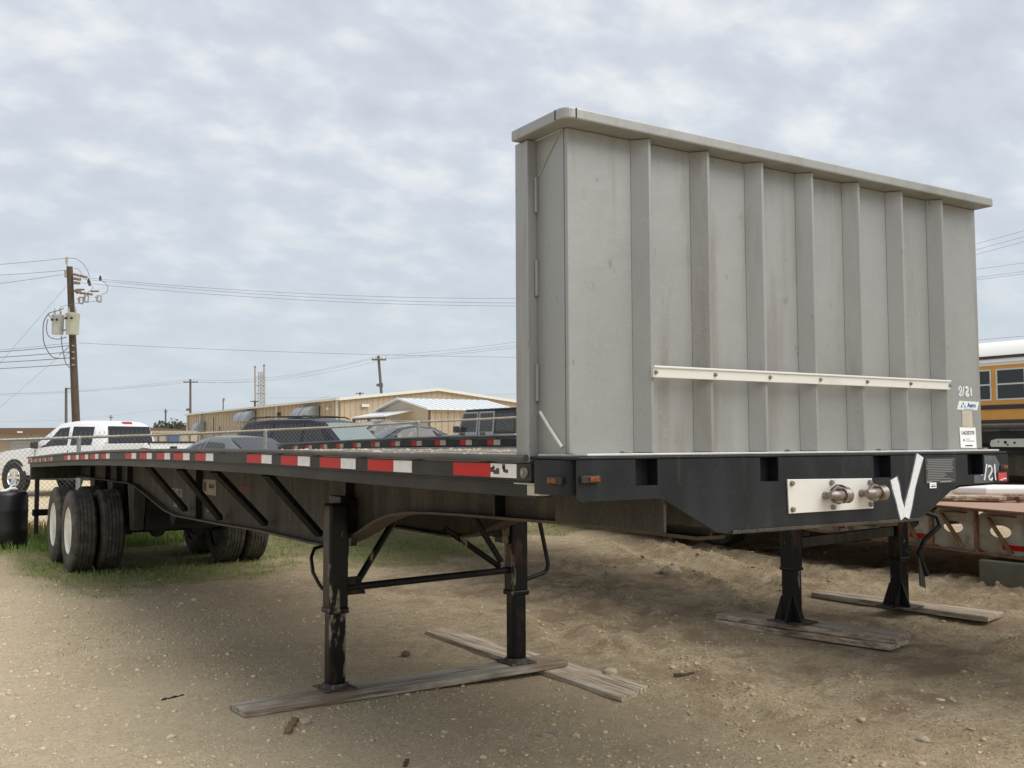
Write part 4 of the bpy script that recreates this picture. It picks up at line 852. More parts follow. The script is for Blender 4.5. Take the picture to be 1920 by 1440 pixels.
for i in range(len(fposts)-1):
    a, c_ = fposts[i], fposts[i+1]; pts = []
    for k in range(9):
        t_ = k/8; pts.append((a[0]+(c_[0]-a[0])*t_, a[1]+(c_[1]-a[1])*t_+.045, ftop[i]+(ftop[i+1]-ftop[i])*t_-.012*math.sin(t_*math.pi)))
    MB().tube(pts, .024, 10).build('top_rail', M['galv_y' if i in (3,4,5) else 'galv'], FN, 0, 45)
mb = MB(); P_ = .078; hgt = 1.56; u = -4.6
def tri_wire(a, b_, r_):
    a, b_ = Vector(a), Vector(b_); d_ = (b_-a).normalized(); n_ = d_.orthogonal().normalized(); q = d_.cross(n_)
    k = [n_*r_, (-.5*n_+.866*q)*r_, (-.5*n_-.866*q)*r_]
    mb.add([a+w for w in k]+[b_+w for w in k], [(0,1,4,3),(1,2,5,4),(2,0,3,5)])
while u < 19:
    for dirn in (1, -1):
        run = hgt*.95*dirn; segs_ = 4; pr = None
        for k in range(segs_+1):
            uu = u+run*k/segs_; y, zt_ = fpt(uu); p = (uu, y+.0015*dirn, zt_+.055-(hgt+.03)*k/segs_)
            if pr is not None: tri_wire(pr, p, .0021)
            pr = p
    y, zt_ = fpt(u); tri_wire((u,y,zt_+.05),(u+.010,y,zt_+.10),.0032); tri_wire((u+.004,y,zt_+.05),(u-.012,y,zt_+.088),.0028)
    u += P_
tag(mb.build('wire_mesh', M['wire'], FN, fix=False), kind='stuff')

# ================================================================ vehicles
def veh_lerp(st, x, i): return float(np.interp(x, [s[0] for s in st], [s[i] for s in st]))
class Car:
    """shell lofted from stations (x, z_bottom, z_belt, z_top, w_bottom, w_belt, w_top); +x is the nose"""
    def __init__(s, name, label, cat, loc, heading, st, paint, group=None, close=.10):
        s.st = sorted(st); s.paint = paint; s.root = thing(name, label, cat, loc, heading, group); mb = MB(); P = []; n_ = None
        for (x, zb, zl, zt_, wb, wl, wt) in s.st:
            h = zt_-zl; rr_ = min(.09, h*.45)
            half = [(wb*.80,zb),(wb*.97,zb+.06),(wb,zb+.18),(wl+.012,(zb+zl)/2+.10),(wl,zl),(wt+(wl-wt)*rr_/max(h,.01)*.5,zt_-rr_),(wt-.05,zt_-.015),(wt*.55,zt_+.012)]
            ring = [(x,-y,z) for y, z in half]+[(x,0,zt_+.018)]+[(x,y,z) for y, z in half[::-1]]+[(x,0,zb)]
            n_ = len(ring); P += ring
        k = len(s.st); mb.add(P, [(i*n_+j, i*n_+(j+1)%n_, (i+1)*n_+(j+1)%n_, (i+1)*n_+j) for i in range(k-1) for j in range(n_)]+[tuple(range(n_)), tuple(range(n_*k-1,n_*k-n_-1,-1))])
        s.body = mb.build('body', paint, s.root, 0, 38)
    def sp(s, x, t_, side, off=.008):
        zl, zt_, wl, wt = (veh_lerp(s.st, x, i) for i in (2,3,5,6)); h = zt_-zl; rr_ = min(.09, h*.45); z1 = zt_-rr_; y1 = wt+(wl-wt)*rr_/max(h,.01)*.5
        return (x, side*(wl+(y1-wl)*t_+off), zl+(z1-zl)*t_)
    def side_glass(s, xb0, xb1, xt0, xt1, t0=.06, t1=.95, m=None, sides=(1,-1), name='side_window'):
        for sd_ in sides:
            mb = MB(); mb.grid(lambda a, b_: s.sp((xb0+(xb1-xb0)*a)*(1-b_)+(xt0+(xt1-xt0)*a)*b_, t0+(t1-t0)*b_, sd_), 6, 4); mb.build(name, m or M['glass_dk'], s.root, 0, True)
    def top_glass(s, x0, x1, wfrac, m, name, off=.010):
        def fn(a, b_):
            x = x0+(x1-x0)*a; z = veh_lerp(s.st, x, 3); w = veh_lerp(s.st, x, 6)-.05; q = (b_*2-1)*wfrac; dzx = (veh_lerp(s.st, x1, 3)-veh_lerp(s.st, x0, 3))/(x1-x0); nl = math.hypot(dzx, 1)
            return (x-dzx/nl*off, q*w, z+.018*(1-q*q)+off/nl+.002)
        MB().grid(fn, 5, 8).build(name, m, s.root, 0, True)
    def wheels(s, xs_, hw, r_=.35, wd=.24, rimm=None):
        ty = MB().lathe([(-wd/2+.02,r_*.62),(-wd/2,r_*.72),(-wd/2,r_*.93),(-wd/2+.03,r_),(wd/2-.03,r_),(wd/2,r_*.93),(wd/2,r_*.72),(wd/2-.02,r_*.62)], (0,0,0), (0,1,0), 32, True).mesh('tyre', M['tyre_car'], 40)
        rmb = MB().lathe([(wd/2-.03,r_*.64),(wd/2-.01,r_*.60),(wd/2-.05,r_*.56),(wd/2-.10,r_*.5),(wd/2-.10,0)], (0,0,0), (0,1,0), 32)
        for k in range(6):
            w = k*math.pi/3; rmb.bar((0,wd/2-.05,0),(r_*.60*math.cos(w),wd/2-.025,r_*.60*math.sin(w)),r_*.16,.03,(0,1,0))
        rmb.lathe([(wd/2-.05,r_*.16),(wd/2-.015,r_*.13),(wd/2-.01,0)], (0,0,0), (0,1,0), 16)
        rim_ = rmb.mesh('rim', rimm or M['chrome'], 40)
        arch = MB().lathe([(-.16,0),(-.16,r_*1.17),(.012,r_*1.17),(.012,r_*.98),(-.10,r_*.98)], (0,0,0), (0,1,0), 36).mesh('wheel_arch', M['plastic'], 40)
        for x in xs_:
            for sd_ in (1, -1):
                link('wheel_arch', arch, s.root, 0, (x,sd_*hw,r_*1.03)).rotation_euler = (0,0,0 if sd_ > 0 else math.pi)
                w = empty('wheel', s.root, (x,sd_*(hw-.10),r_), (0,0,0 if sd_ > 0 else math.pi)); link('tyre', ty, w); link('rim', rim_, w)
    def part(s, mb, name, m, bev=0, smooth=False): return mb.build(name, m, s.root, bev, smooth)
    def mirror(s, x, y, z, m):
        for sd_ in (1, -1):
            b_ = MB().hexa([(x-.05,sd_*y,z),(x+.07,sd_*y,z+.02),(x+.07,sd_*(y+.20),z+.02),(x-.05,sd_*(y+.20),z),(x-.05,sd_*y,z+.19),(x+.04,sd_*y,z+.19),(x+.04,sd_*(y+.20),z+.18),(x-.05,sd_*(y+.20),z+.18)]); s.part(b_, 'wing_mirror', m, .025)

def gl(u, v, dz=0): return (u, v, g(u, v)+dz)
# --- white pickup
HT = math.atan2(.843, -.537)
PK = Car('pickup_truck', 'white crew cab pickup truck parked beyond the fence, its tailgate towards the trailers', 'pickup truck', gl(3.16,27.19,.03), HT,
    [(2.92,.50,.92,.96,.72,.74,.68),(2.80,.45,1.02,1.06,.93,.92,.84),(2.35,.42,1.09,1.13,.99,.97,.88),(1.62,.42,1.15,1.19,1.0,.98,.90),(1.30,.42,1.17,1.23,1.0,.98,.90),(.42,.42,1.19,1.84,1.0,.98,.78),(-.2,.42,1.20,1.89,1.0,.98,.80),(-1.05,.42,1.20,1.87,1.0,.98,.79),(-1.30,.42,1.20,1.78,1.0,.98,.77),(-1.42,.42,1.20,1.26,1.0,.98,.88)], M['white_car'])
PK.side_glass(.98,-.08,.36,-.03, .10,.90); PK.side_glass(-.20,-.98,-.17,-.95, .10,.90)
PK.part(MB().grid(lambda a, b_: (-1.435+.105*a+.0, (b_*2-1)*(.80-.07*a), 1.27+.47*a), 3, 6), 'rear_window', M['glass_dk'], 0, True)
PK.top_glass(1.24,.50,.90,M['glass_md'],'windscreen')
bs = MB()
for sd_ in (1, -1): PK.part(MB().hexa([(-2.88,sd_*.80,.55),(-1.43,sd_*.80,.55),(-1.43,sd_*1.0,.55),(-2.88,sd_*.97,.55),(-2.88,sd_*.84,1.30),(-1.43,sd_*.84,1.29),(-1.43,sd_*.985,1.29),(-2.88,sd_*.96,1.30)]), 'bed_side', M['white_car'], .02)
for sd_ in (1, -1): PK.part(MB().box(-2.86,-1.45,min(sd_*.85,sd_*.945),max(sd_*.85,sd_*.945),1.3015,1.32), 'bed_rail_cap', M['plastic'])
PK.part(MB().box(-2.85,-1.44,-.8,.8,.60,.68), 'bed_floor', M['plastic'])
tg = PK.part(MB().box(-2.93,-2.87,-.79,.79,.68,1.305), 'tailgate', M['white_car'], .015)
MB().box(-2.96,-2.80,-.79,.79,1.306,1.345).build('tailgate_cap', M['plastic'], tg, .01); MB().box(-2.945,-2.931,-.13,.13,1.13,1.22).build('tailgate_handle', M['plastic'], tg, .006)
for sd_ in (1, -1): PK.part(MB().hexa([(-2.95,sd_*.80,.88),(-2.74,sd_*.99,.88),(-2.74,sd_*.995,.90),(-2.95,sd_*.97,.88),(-2.95,sd_*.80,1.16),(-2.80,sd_*.985,1.18),(-2.74,sd_*.992,1.16),(-2.95,sd_*.96,1.18)]), 'tail_light', M['red_lens'], .01)
PK.part(MB().box(-3.06,-2.93,-.95,.95,.48,.66), 'rear_bumper', M['chrome'], .03); PK.part(MB().box(2.82,2.98,-.9,.9,.45,.63), 'front_bumper', M['chrome'], .04)
bl = PK.part(MB().hexa([(-1.30,-.16,1.80),(-1.24,-.16,1.80),(-1.24,.16,1.80),(-1.30,.16,1.80),(-1.255,-.16,1.86),(-1.20,-.16,1.865),(-1.20,.16,1.865),(-1.255,.16,1.86)]), 'brake_light', M['red_lens'], .008)
PK.part(MB().box(2.86,2.95,.52,.86,.80,1.0), 'headlight', M['chrome'], .02); PK.part(MB().box(2.86,2.95,-.86,-.52,.80,1.0), 'headlight', M['chrome'], .02)
PK.mirror(1.05,.98,1.17,M['plastic'])
for sd_ in (1, -1):
    for x in (.10, -.86): PK.part(MB().box(x-.10,x+.08,min(sd_*.985,sd_*1.01),max(sd_*.985,sd_*1.01),1.02,1.06), 'door_handle', M['chrome'], .008)
    for x in (1.12, -.13, -1.12): PK.part(MB().box(x-.006,x+.006,min(sd_*.95,sd_*.9955),max(sd_*.95,sd_*.9955),.55,1.14), 'door_seam', M['plastic'])
    PK.part(MB().box(-1.15,1.45,min(sd_*.86,sd_*.97),max(sd_*.86,sd_*.97),.36,.44), 'running_board', M['plastic'], .02)
PK.wheels((1.93,-1.75), .985, .41, .27); PK.root.scale = (1,1,1.055)

# --- dark blue SUV
HS = math.atan2(-.907, .418)
SV = Car('suv', 'dark navy full size SUV with a roof rack parked nose towards the black sedan', 'suv', gl(8.0,22.15), HS,
    [(2.62,.48,.90,.94,.70,.72,.66),(2.50,.42,1.00,1.04,.93,.92,.84),(1.95,.40,1.08,1.12,.99,.97,.88),(1.38,.40,1.14,1.19,1.0,.98,.88),(.62,.40,1.17,1.80,1.0,.98,.76),(.1,.40,1.18,1.88,1.0,.98,.77),(-1.3,.40,1.19,1.89,1.0,.98,.77),(-2.15,.40,1.20,1.84,1.0,.97,.75),(-2.42,.40,1.20,1.70,.99,.96,.73),(-2.60,.44,1.18,1.22,.97,.94,.80),(-2.64,.50,.9,.93,.9,.90,.80)], M['navy_car'])
SV.side_glass(1.12,.12,.56,.14); SV.side_glass(.02,-.98,.02,-.95); SV.side_glass(-1.10,-2.30,-1.07,-2.12)
SV.top_glass(1.34,.66,.92,M['glass_md'],'windscreen'); SV.top_glass(-2.56,-2.44,.85,M['glass_dk'],'rear_window')
for sd_ in (1, -1):
    SV.part(MB().tube([(.25,sd_*.66,1.90),(.10,sd_*.66,1.955),(-1.0,sd_*.66,1.965),(-2.0,sd_*.65,1.95),(-2.15,sd_*.65,1.885)], .018, 6), 'roof_rail', M['plastic'], 0, 45)
    for x in (.08, -1.1): SV.part(MB().box(x-.11,x-.0,min(sd_*.985,sd_*1.01),max(sd_*.985,sd_*1.01),1.04,1.07), 'door_handle', M['navy_car'], .008)
    for x in (1.2, .07, -1.04): SV.part(MB().box(x-.006,x+.006,min(sd_*.95,sd_*.9955),max(sd_*.95,sd_*.9955),.5,1.12), 'door_seam', M['plastic'])
for x in (-.15, -1.5): SV.part(MB().bar((x,-.66,1.975),(x,.66,1.975),.07,.025,(0,0,1)), 'roof_bar', M['plastic'], .008)
SV.part(MB().tube([(1.32,.5,1.225),(1.16,.05,1.30)], .012, 5), 'wiper', M['plastic']); SV.part(MB().tube([(1.32,-.1,1.225),(1.16,-.55,1.30)], .012, 5), 'wiper', M['plastic'])
SV.mirror(.92,.97,1.20,M['navy_car']); SV.wheels((1.65,-1.45), .985, .39, .26)
for sd_ in (1, -1): SV.part(MB().box(2.50,2.60,min(sd_*.55,sd_*.86),max(sd_*.55,sd_*.86),.78,.95), 'headlight', M['chrome'], .02); SV.part(MB().box(-2.63,-2.55,min(sd_*.78,sd_*.93),max(sd_*.78,sd_*.93),.85,1.2), 'tail_light', M['red_lens'], .01)
# --- sedans
def sedan(name, label, loc, h, paint, chrome=False, group=None, rear='glass_r'):
    c = Car(name, label, 'sedan', loc, h, [(2.38,.40,.62,.65,.62,.64,.58),(2.25,.30,.72,.76,.83,.82,.74),(1.7,.26,.84,.88,.90,.88,.78),(1.0,.24,.92,.96,.91,.90,.80),(.15,.24,.95,1.38,.91,.90,.60),(-.35,.24,.96,1.455,.91,.90,.60),(-.95,.24,.97,1.42,.91,.90,.59),(-1.78,.26,.99,1.05,.90,.88,.70),(-2.20,.34,.95,1.0,.86,.84,.70),(-2.36,.42,.85,.88,.76,.76,.66)], paint)
    c.side_glass(.78,-.28,.15,-.30, .08,.93); c.side_glass(-.36,-1.38,-.38,-1.02, .08,.93); c.top_glass(.94,.20,.95,M[rear],'windscreen'); c.top_glass(-1.70,-1.0,.92,M[rear],'rear_window')
    if chrome:
        for sd_ in (1, -1):
            pts = [c.sp(x, t_, sd_, .014) for x, t_ in ((.80,.03),(-.6,.03),(-1.46,.06),(-1.40,.25),(-1.12,.85),(-1.0,.97),(-.4,.985),(.12,.97),(.80,.05))]
            c.part(MB().tube(pts, .012, 5), 'window_trim', M['chrome'], 0, 60)
    c.mirror(.62,.89,.95,paint); c.wheels((1.42,-1.38), .895, .32, .22)
    for sd_ in (1, -1):
        c.part(MB().box(2.22,2.33,min(sd_*.45,sd_*.76),max(sd_*.45,sd_*.76),.60,.72), 'headlight', M['chrome'], .02); c.part(MB().box(-2.36,-2.26,min(sd_*.5,sd_*.80),max(sd_*.5,sd_*.80),.78,.92), 'tail_light', M['red_lens'], .02)
        for x in (-.1, -1.15): c.part(MB().box(x-.1,x+.06,min(sd_*.9,sd_*.925),max(sd_*.9,sd_*.925),.84,.865), 'door_handle', paint, .006)
    return c
def uv_dir(lat, dep): return math.atan2(-.5375*lat+.843*dep, .843*lat+.5375*dep)
sedan('sedan', 'silver sedan roof and tinted glass between the pickup tailgate and navy SUV', gl(4.45,19.1,-.02), uv_dir(-.75,.66), M['silver_car'])
sedan('sedan', 'black sedan with a chrome window outline between the navy SUV and boxy wagon', gl(13.2,28.4,-.04), uv_dir(-.84,-.54), M['black_car'], True)
c = Car('crossover', 'dark grey crossover, mostly hidden, parked behind the black sedan', 'car', gl(15.0,34.2), uv_dir(-.80,-.6), [(2.3,.45,.8,.84,.75,.76,.7),(2.1,.4,.95,.99,.9,.89,.8),(1.1,.38,1.05,1.1,.93,.92,.82),(.3,.38,1.08,1.58,.93,.92,.68),(-.3,.38,1.09,1.67,.93,.92,.68),(-1.6,.38,1.1,1.63,.93,.91,.67),(-2.15,.42,1.1,1.2,.9,.88,.74)], M['grey2_car'])
c.side_glass(.8,-.2,.28,-.2); c.side_glass(-.3,-1.3,-.3,-1.25); c.top_glass(1.04,.36,.92,M['glass_md'],'windscreen'); c.top_glass(-2.1,-1.68,.9,M['glass_dk'],'rear_window'); c.mirror(.7,.92,1.06,M['grey2_car']); c.wheels((1.4,-1.35), .92, .35, .23)
# --- boxy grey off road wagon
JH = uv_dir(-.66,.75)
J = thing('off_road_wagon', 'boxy blue grey off road wagon with black hardtop beside the headboard', 'off-road car', gl(14.0,23.66,-.03), JH)
jb = MB().box(-2.05,.62,-.78,.78,.55,1.12).build('body', M['grey_car'], J, .04)
MB().hexa([(.63,-.75,.62),(1.95,-.62,.66),(1.95,.62,.66),(.63,.75,.62),(.63,-.72,1.14),(1.95,-.60,1.06),(1.95,.60,1.06),(.63,.72,1.14)]).build('hood', M['grey_car'], J, .04)
MB().box(1.955,2.0,-.60,.60,.68,1.04).build('grille', M['grey_car'], J, .02)
for sd_ in (1, -1):
    MB().lathe([(0,0),(0,.10),(.02,.10)], (2.0,sd_*.43,.90), (1,0,0), 18).build('headlight', M['chrome'], J, 0, 40)
    MB().hexa([(.75,sd_*.73,.86),(2.1,sd_*.62,.82),(2.1,sd_*.92,.82),(.75,sd_*.93,.86),(.85,sd_*.73,.94),(2.05,sd_*.62,.90),(2.05,sd_*.92,.88),(.85,sd_*.93,.92)]).build('front_fender', M['plastic'], J, .03)
    MB().hexa([(-2.0,sd_*.78,.80),(-.85,sd_*.78,.80),(-.85,sd_*.95,.80),(-2.0,sd_*.95,.80),(-1.9,sd_*.78,.90),(-.95,sd_*.78,.90),(-.95,sd_*.95,.88),(-1.9,sd_*.95,.88)]).build('rear_fender', M['plastic'], J, .03)
    # door panels with framed windows
    for (x0, x1, xt0) in ((.56,-.36,.40),(-.40,-1.12,-.40)):
        dr = MB().box(x1,x0,min(sd_*.785,sd_*.81),max(sd_*.785,sd_*.81),.66,1.18).build('door', M['grey_car'], J, .01)
        fr = MB(); y0, y1 = .785, .805
        def rail_(a, b_): fr.bar((a[0],sd_*(.795-.10*(a[1]-1.18)),a[1]),(b_[0],sd_*(.795-.10*(b_[1]-1.18)),b_[1]),.06,.022,(0,1,0))
        rail_((x0-.03,1.18),(xt0-.03,1.76)); rail_((xt0-.0,1.76),(x1+.0,1.76)); rail_((x1+.03,1.79),(x1+.03,1.15))
        fr.build('window_frame', M['grey_car'], dr, .004)
        MB().add([(x0-.06,sd_*.788,1.19),(x1+.05,sd_*.788,1.19),(x1+.05,sd_*.732,1.74),(xt0-.07,sd_*.732,1.74),(x0-.06,sd_*.778,1.19),(x1+.05,sd_*.778,1.19),(x1+.05,sd_*.722,1.74),(xt0-.07,sd_*.722,1.74)], [(0,1,2,3),(7,6,5,4),(0,4,5,1),(1,5,6,2),(2,6,7,3),(3,7,4,0)]).build('window', M['glass_dk'], dr)
        MB().box(x1+.06,x1+.2,min(sd_*.81,sd_*.835),max(sd_*.81,sd_*.835),1.02,1.06).build('door_handle', M['plastic'], dr, .006)
        MB().box(x0-.35,x0-.10,min(sd_*.811,sd_*.816),max(sd_*.811,sd_*.816),1.06,1.16).build('mud_mark', M['pole'], dr)
    MB().box(.42,.56,min(sd_*.84,sd_*1.02),max(sd_*.84,sd_*1.02),1.16,1.36).build('wing_mirror', M['plastic'], J, .03)
    MB().add([(-1.20,sd_*.79,1.2),(-2.0,sd_*.79,1.2),(-1.98,sd_*.735,1.72),(-1.20,sd_*.735,1.72),(-1.20,sd_*.78,1.2),(-2.0,sd_*.78,1.2),(-1.98,sd_*.725,1.72),(-1.20,sd_*.725,1.72)], [(0,1,2,3),(7,6,5,4),(0,4,5,1),(1,5,6,2),(2,6,7,3),(3,7,4,0)]).build('quarter_window', M['glass_dk'], J)
MB().hexa([(-2.06,-.775,1.13),(.30,-.775,1.13),(.30,.775,1.13),(-2.06,.775,1.13),(-2.02,-.715,1.83),(.28,-.715,1.83),(.28,.715,1.83),(-2.02,.715,1.83)]).build('hardtop', M['plastic'], J, .05)
MB().hexa([(-2.04,-.74,1.835),(.36,-.74,1.815),(.36,.74,1.815),(-2.04,.74,1.835),(-2.0,-.70,1.875),(.30,-.70,1.865),(.30,.70,1.865),(-2.0,.70,1.875)]).build('roof_panel', M['plastic'], J, .02)
MB().hexa([(.60,-.70,1.15),(.64,-.70,1.15),(.64,.70,1.15),(.60,.70,1.15),(.33,-.66,1.80),(.37,-.66,1.80),(.37,.66,1.80),(.33,.66,1.80)]).build('windscreen', M['glass_md'], J)
for (x, y) in ((1.45,.78),(1.45,-.78),(-1.42,.78),(-1.42,-.78)):
    w = empty('wheel', J, (x,y,.40)); MB().lathe([(-.12,.22),(-.13,.3),(-.10,.40),(.10,.40),(.13,.3),(.12,.22)], (0,0,0), (0,1,0), 28, True).build('tyre', M['tyre_car'], w, 0, 40); MB().lathe([(-.09,0),(-.09,.22),(.09,.22),(.09,0)], (0,0,0), (0,1,0), 20).build('rim', M['galv'], w, 0, 40)
MB().lathe([(-.12,.0),(-.12,.36),(.10,.38),(.12,.3),(.12,0)], (-2.2,0,1.05), (1,0,0), 28).build('spare_wheel', M['tyre_car'], J, .0, 40)
MB().box(2.02,2.2,-.8,.8,.52,.66).build('front_bumper', M['plastic'], J, .03)

# --- school bus
BU, BZ0 = 16.95, g(16.95, 7.5)
B = thing('school_bus', 'yellow school bus with a white roof showing past the right edge of the headboard', 'bus', (BU,0,BZ0))
def bp_(u, z): return (u, z)
top = 3.08
sec = [(0,.55),(0,2.58),(.04,2.70),(.16,2.86),(.40,2.99),(.80,3.06),(1.2,top),(1.6,3.06),(2.0,2.99),(2.24,2.86),(2.36,2.70),(2.40,2.58),(2.40,.55)]
MB().prism([(0,.55),(0,2.52),(2.4,2.52),(2.4,.55)], 1, .5, 14.0).build('body', M['bus_y'], B)
MB().prism([(-.02,2.565),(-.01,2.62),(.04,2.72),(.16,2.86),(.40,2.99),(.80,3.06),(1.2,top),(1.6,3.06),(2.0,2.99),(2.24,2.86),(2.36,2.72),(2.41,2.62),(2.42,2.565)], 1, .45, 14.05).build('roof', M['bus_w'], B, 0, 50)
MB().box(-.012,2.41,.48,14.02,2.521,2.564).build('roof_trim', M['trim'], B)
for z0, z1 in ((1.62,1.71),(1.335,1.41),(1.0,1.08)): MB().box(-.03,-.001,.5,14,z0,z1).build('rub_rail', M['bus_k'], B, .01)
MB().box(-.016,-.001,.5,14,2.505,2.5195).build('roof_trim', M['bus_w'], B)
MB().hexa([(-.024,.5,2.64),(-.012,.5,2.64),(-.012,6.55,2.64),(-.024,6.55,2.64),(-.004,.5,2.70),(.03,.5,2.70),(.03,6.5,2.70),(-.004,6.6,2.70)]).build('roof_stripe', M['bus_k'], B)
MB().hexa([(-.024,6.75,2.64),(-.012,6.75,2.64),(-.012,14,2.64),(-.024,14,2.64),(-.004,6.95,2.70),(.03,6.95,2.70),(.03,14,2.70),(-.004,14,2.70)]).build('roof_stripe', M['bus_k'], B)
for k in range(18):
    v0 = .365+k*.715; wf = MB()
    a, c_ = v0+.05, v0+.665
    for (p, q, r_, s_) in ((a,c_,2.40,2.43),(a,c_,1.80,1.83),(a,c_,2.105,2.135),(a,a+.03,1.831,2.399),(c_-.03,c_,1.831,2.399)): wf.box(-.014 if r_ != 2.105 else -.018,-.001,p,q,r_,s_)
    f_ = wf.build('window', M['bus_fr'], B); MB().box(-.009,-.001,a+.031,c_-.031,1.832,2.104).build('pane', M['glass_dk'], f_); MB().box(-.006,-.001,a+.031,c_-.031,2.136,2.398).build('pane', M['glass_dk'], f_)
for v in (3.0, 11.2):
    for u in (.2, 2.2):
        w = empty('wheel', B, (u,v,.5)); MB().lathe([(-.15,.26),(-.15,.45),(-.12,.5),(.12,.5),(.15,.45),(.15,.26)], (0,0,0), (1,0,0), 28, True).build('tyre', M['tyre_car'], w, 0, 40); MB().lathe([(-.1,.26),(-.06,.1),(-.06,0)], (0,0,0), (1,0,0), 20).build('rim', M['rim'], w, 0, 40)
MB().prism([(.08,.6),(2.32,.6),(2.25,1.5),(1.9,1.66),(.5,1.66),(.15,1.5)], 1, -1.0, .495).build('hood', M['bus_y'], B, .04); MB().box(-.02,2.42,-1.12,-1.005,.5,.8).build('front_bumper', M['bus_k'], B, .03)
MB().box(.2,2.2,.47,.495,1.75,2.45).build('windscreen', M['glass_dk'], B); MB().box(-.02,2.42,14.06,14.16,.5,.8).build('rear_bumper', M['bus_k'], B, .03)

# ================================================================ buildings and structures beyond the fence
def pt_z(px, py, dep): return ray_pt(px, py, dep)
WB = thing('warehouse', 'long tan metal warehouse with a low white gable roof behind the parked cars', 'building', (27.4,67.2,0))
BX, BY, BL, BWd = 0.0, 0.0, 43.0, 16.3; ze, zr, zg_ = 5.12, 6.02, .6
mb = MB(); mb.box(0,.12,.12,BL,zg_,ze)                          # long side wall, facing -X
y = .25
while y < BL: mb.box(-.035,-.001,y,y+.06,zg_,ze-.02); y += .305*3
mb.build('long_wall', M['wall_tan'], WB)
mb = MB(); mb.prism([(0,zg_),(BWd,zg_),(BWd,ze),(BWd/2,zr),(0,ze)], 1, 0, .12)
x = .3
while x < BWd: mb.box(x,x+.06,-.035,-.001,zg_,ze+(zr-ze)*(1-abs(x+.03-BWd/2)/(BWd/2))-.05); x += .46
mb.build('gable_wall', M['wall_tan'], WB)
MB().box(BWd-.12,BWd,.12,BL,zg_,ze).build('long_wall', M['wall_tan'], WB); MB().prism([(0,zg_),(BWd,zg_),(BWd,ze),(BWd/2,zr),(0,ze)], 1, BL+.001, BL+.12).build('gable_wall', M['wall_tan'], WB)
mb = MB()
for a, c_ in ((-.25,BWd/2),(BWd/2,BWd+.25)):
    za = lambda x: ze+(zr-ze)*(1-abs(x-BWd/2)/(BWd/2))
    mb.hexa([(a,-.2,za(a)+.02),(c_,-.2,za(c_)+.02),(c_,BL+.3,za(c_)+.02),(a,BL+.3,za(a)+.02),(a,-.2,za(a)+.10),(c_,-.2,za(c_)+.10),(c_,BL+.3,za(c_)+.10),(a,BL+.3,za(a)+.10)])
rf = mb.build('roof', M['roof'], WB)
for a, c_ in ((-.26,BWd/2),(BWd/2,BWd+.26)):
    MB().hexa([(a,-.28,za(a)-.10),(c_,-.28,za(c_)-.10),(c_,-.201,za(c_)-.10),(a,-.201,za(a)-.10),(a,-.28,za(a)+.12),(c_,-.28,za(c_)+.12),(c_,-.201,za(c_)+.12),(a,-.201,za(a)+.12)]).build('rake_trim', M['trim'], rf)
MB().box(-.42,-.255,-.2,BL+.3,ze-.10,ze+.06).build('gutter', M['trim'], rf)
for yv_ in (.4, 13.6, 22.0, 37.5, 42.8): MB().box(-.20,-.05,yv_-.08,yv_+.08,zg_,ze-.11).build('downspout', M['trim'], WB)
def duct(y, z0):
    n_, r_ = 12, 1.02; prof = [(-.12,z0)]+[(-.12-r_*math.sin(math.pi/2*k/n_), z0+r_*math.cos(math.pi/2*k/n_)) for k in range(n_+1)]
    MB().prism(prof, 1, y-.84, y+.84).build('air_duct', M['duct'], WB, 0, 30)
for y, z0 in ((20.3,3.85),(22.2,3.85),(4.9,3.75),(6.9,3.75),(36.8,3.15)): duct(y, z0)
MB().box(-.25,-.01,1.9,2.3,4.35,4.55).build('wall_light', M['trim'], WB); MB().box(1.6,2.2,-.25,-.04,4.55,4.75).build('wall_light', M['trim'], WB); MB().box(-.3,-.04,13,13.3,4.2,4.5).build('wall_light', M['trim_br'], WB)
for y in (30.5, 32.6): MB().tube([(-.15,y,zg_),(-.15,y,3.6),(-.15,y,4.6 if y > 31 else 3.0)], .05, 6).build('conduit', M['trim_br'], WB)

AN = thing('annex', 'small tan annex with a white gabled roof and brown porch posts before the warehouse', 'building', (25.0,48.4,0))
ax1, ay1, aze, azr, azg = 5.6, 7.4, 3.70, 4.40, .5
mb = MB().prism([(0,azg),(ay1,azg),(ay1,aze),(ay1/2,azr),(0,aze)], 0, .02, .12); mb.build('gable_wall', M['wall_tan2'], AN)
mb = MB().box(.12,ax1,.02,.12,azg,aze); x = .35
while x < ax1: mb.box(x,x+.05,-.02,.019,azg,aze-.02); x += .42
mb.build('front_wall', M['wall_tan'], AN); MB().box(.12,ax1,ay1-.12,ay1,azg,aze).build('back_wall', M['wall_tan2'], AN); MB().prism([(0,azg),(ay1,azg),(ay1,aze),(ay1/2,azr),(0,aze)], 0, ax1, ax1+.1).build('gable_wall', M['wall_tan2'], AN)
for a, c_, da, dc in ((-.3,ay1/2,-.06,0),(ay1/2,ay1+.3,0,-.06)):
    q = MB(); z_ = lambda y: aze+(azr-aze)*(1-abs(y-ay1/2)/(ay1/2))
    q.hexa([(-.35,a,z_(a)+.03),(ax1+.4,a,z_(a)+.03),(ax1+.4,c_,z_(c_)+.03),(-.35,c_,z_(c_)+.03),(-.35,a,z_(a)+.10),(ax1+.4,a,z_(a)+.10),(ax1+.4,c_,z_(c_)+.10),(-.35,c_,z_(c_)+.10)])
    x = -.3
    while x < ax1+.4: q.hexa([(x,a,z_(a)+.101),(x+.06,a,z_(a)+.101),(x+.06,c_,z_(c_)+.101),(x,c_,z_(c_)+.101),(x,a,z_(a)+.135),(x+.06,a,z_(a)+.135),(x+.06,c_,z_(c_)+.135),(x,c_,z_(c_)+.135)]); x += .45
    q.build('roof', M['roof'], AN)
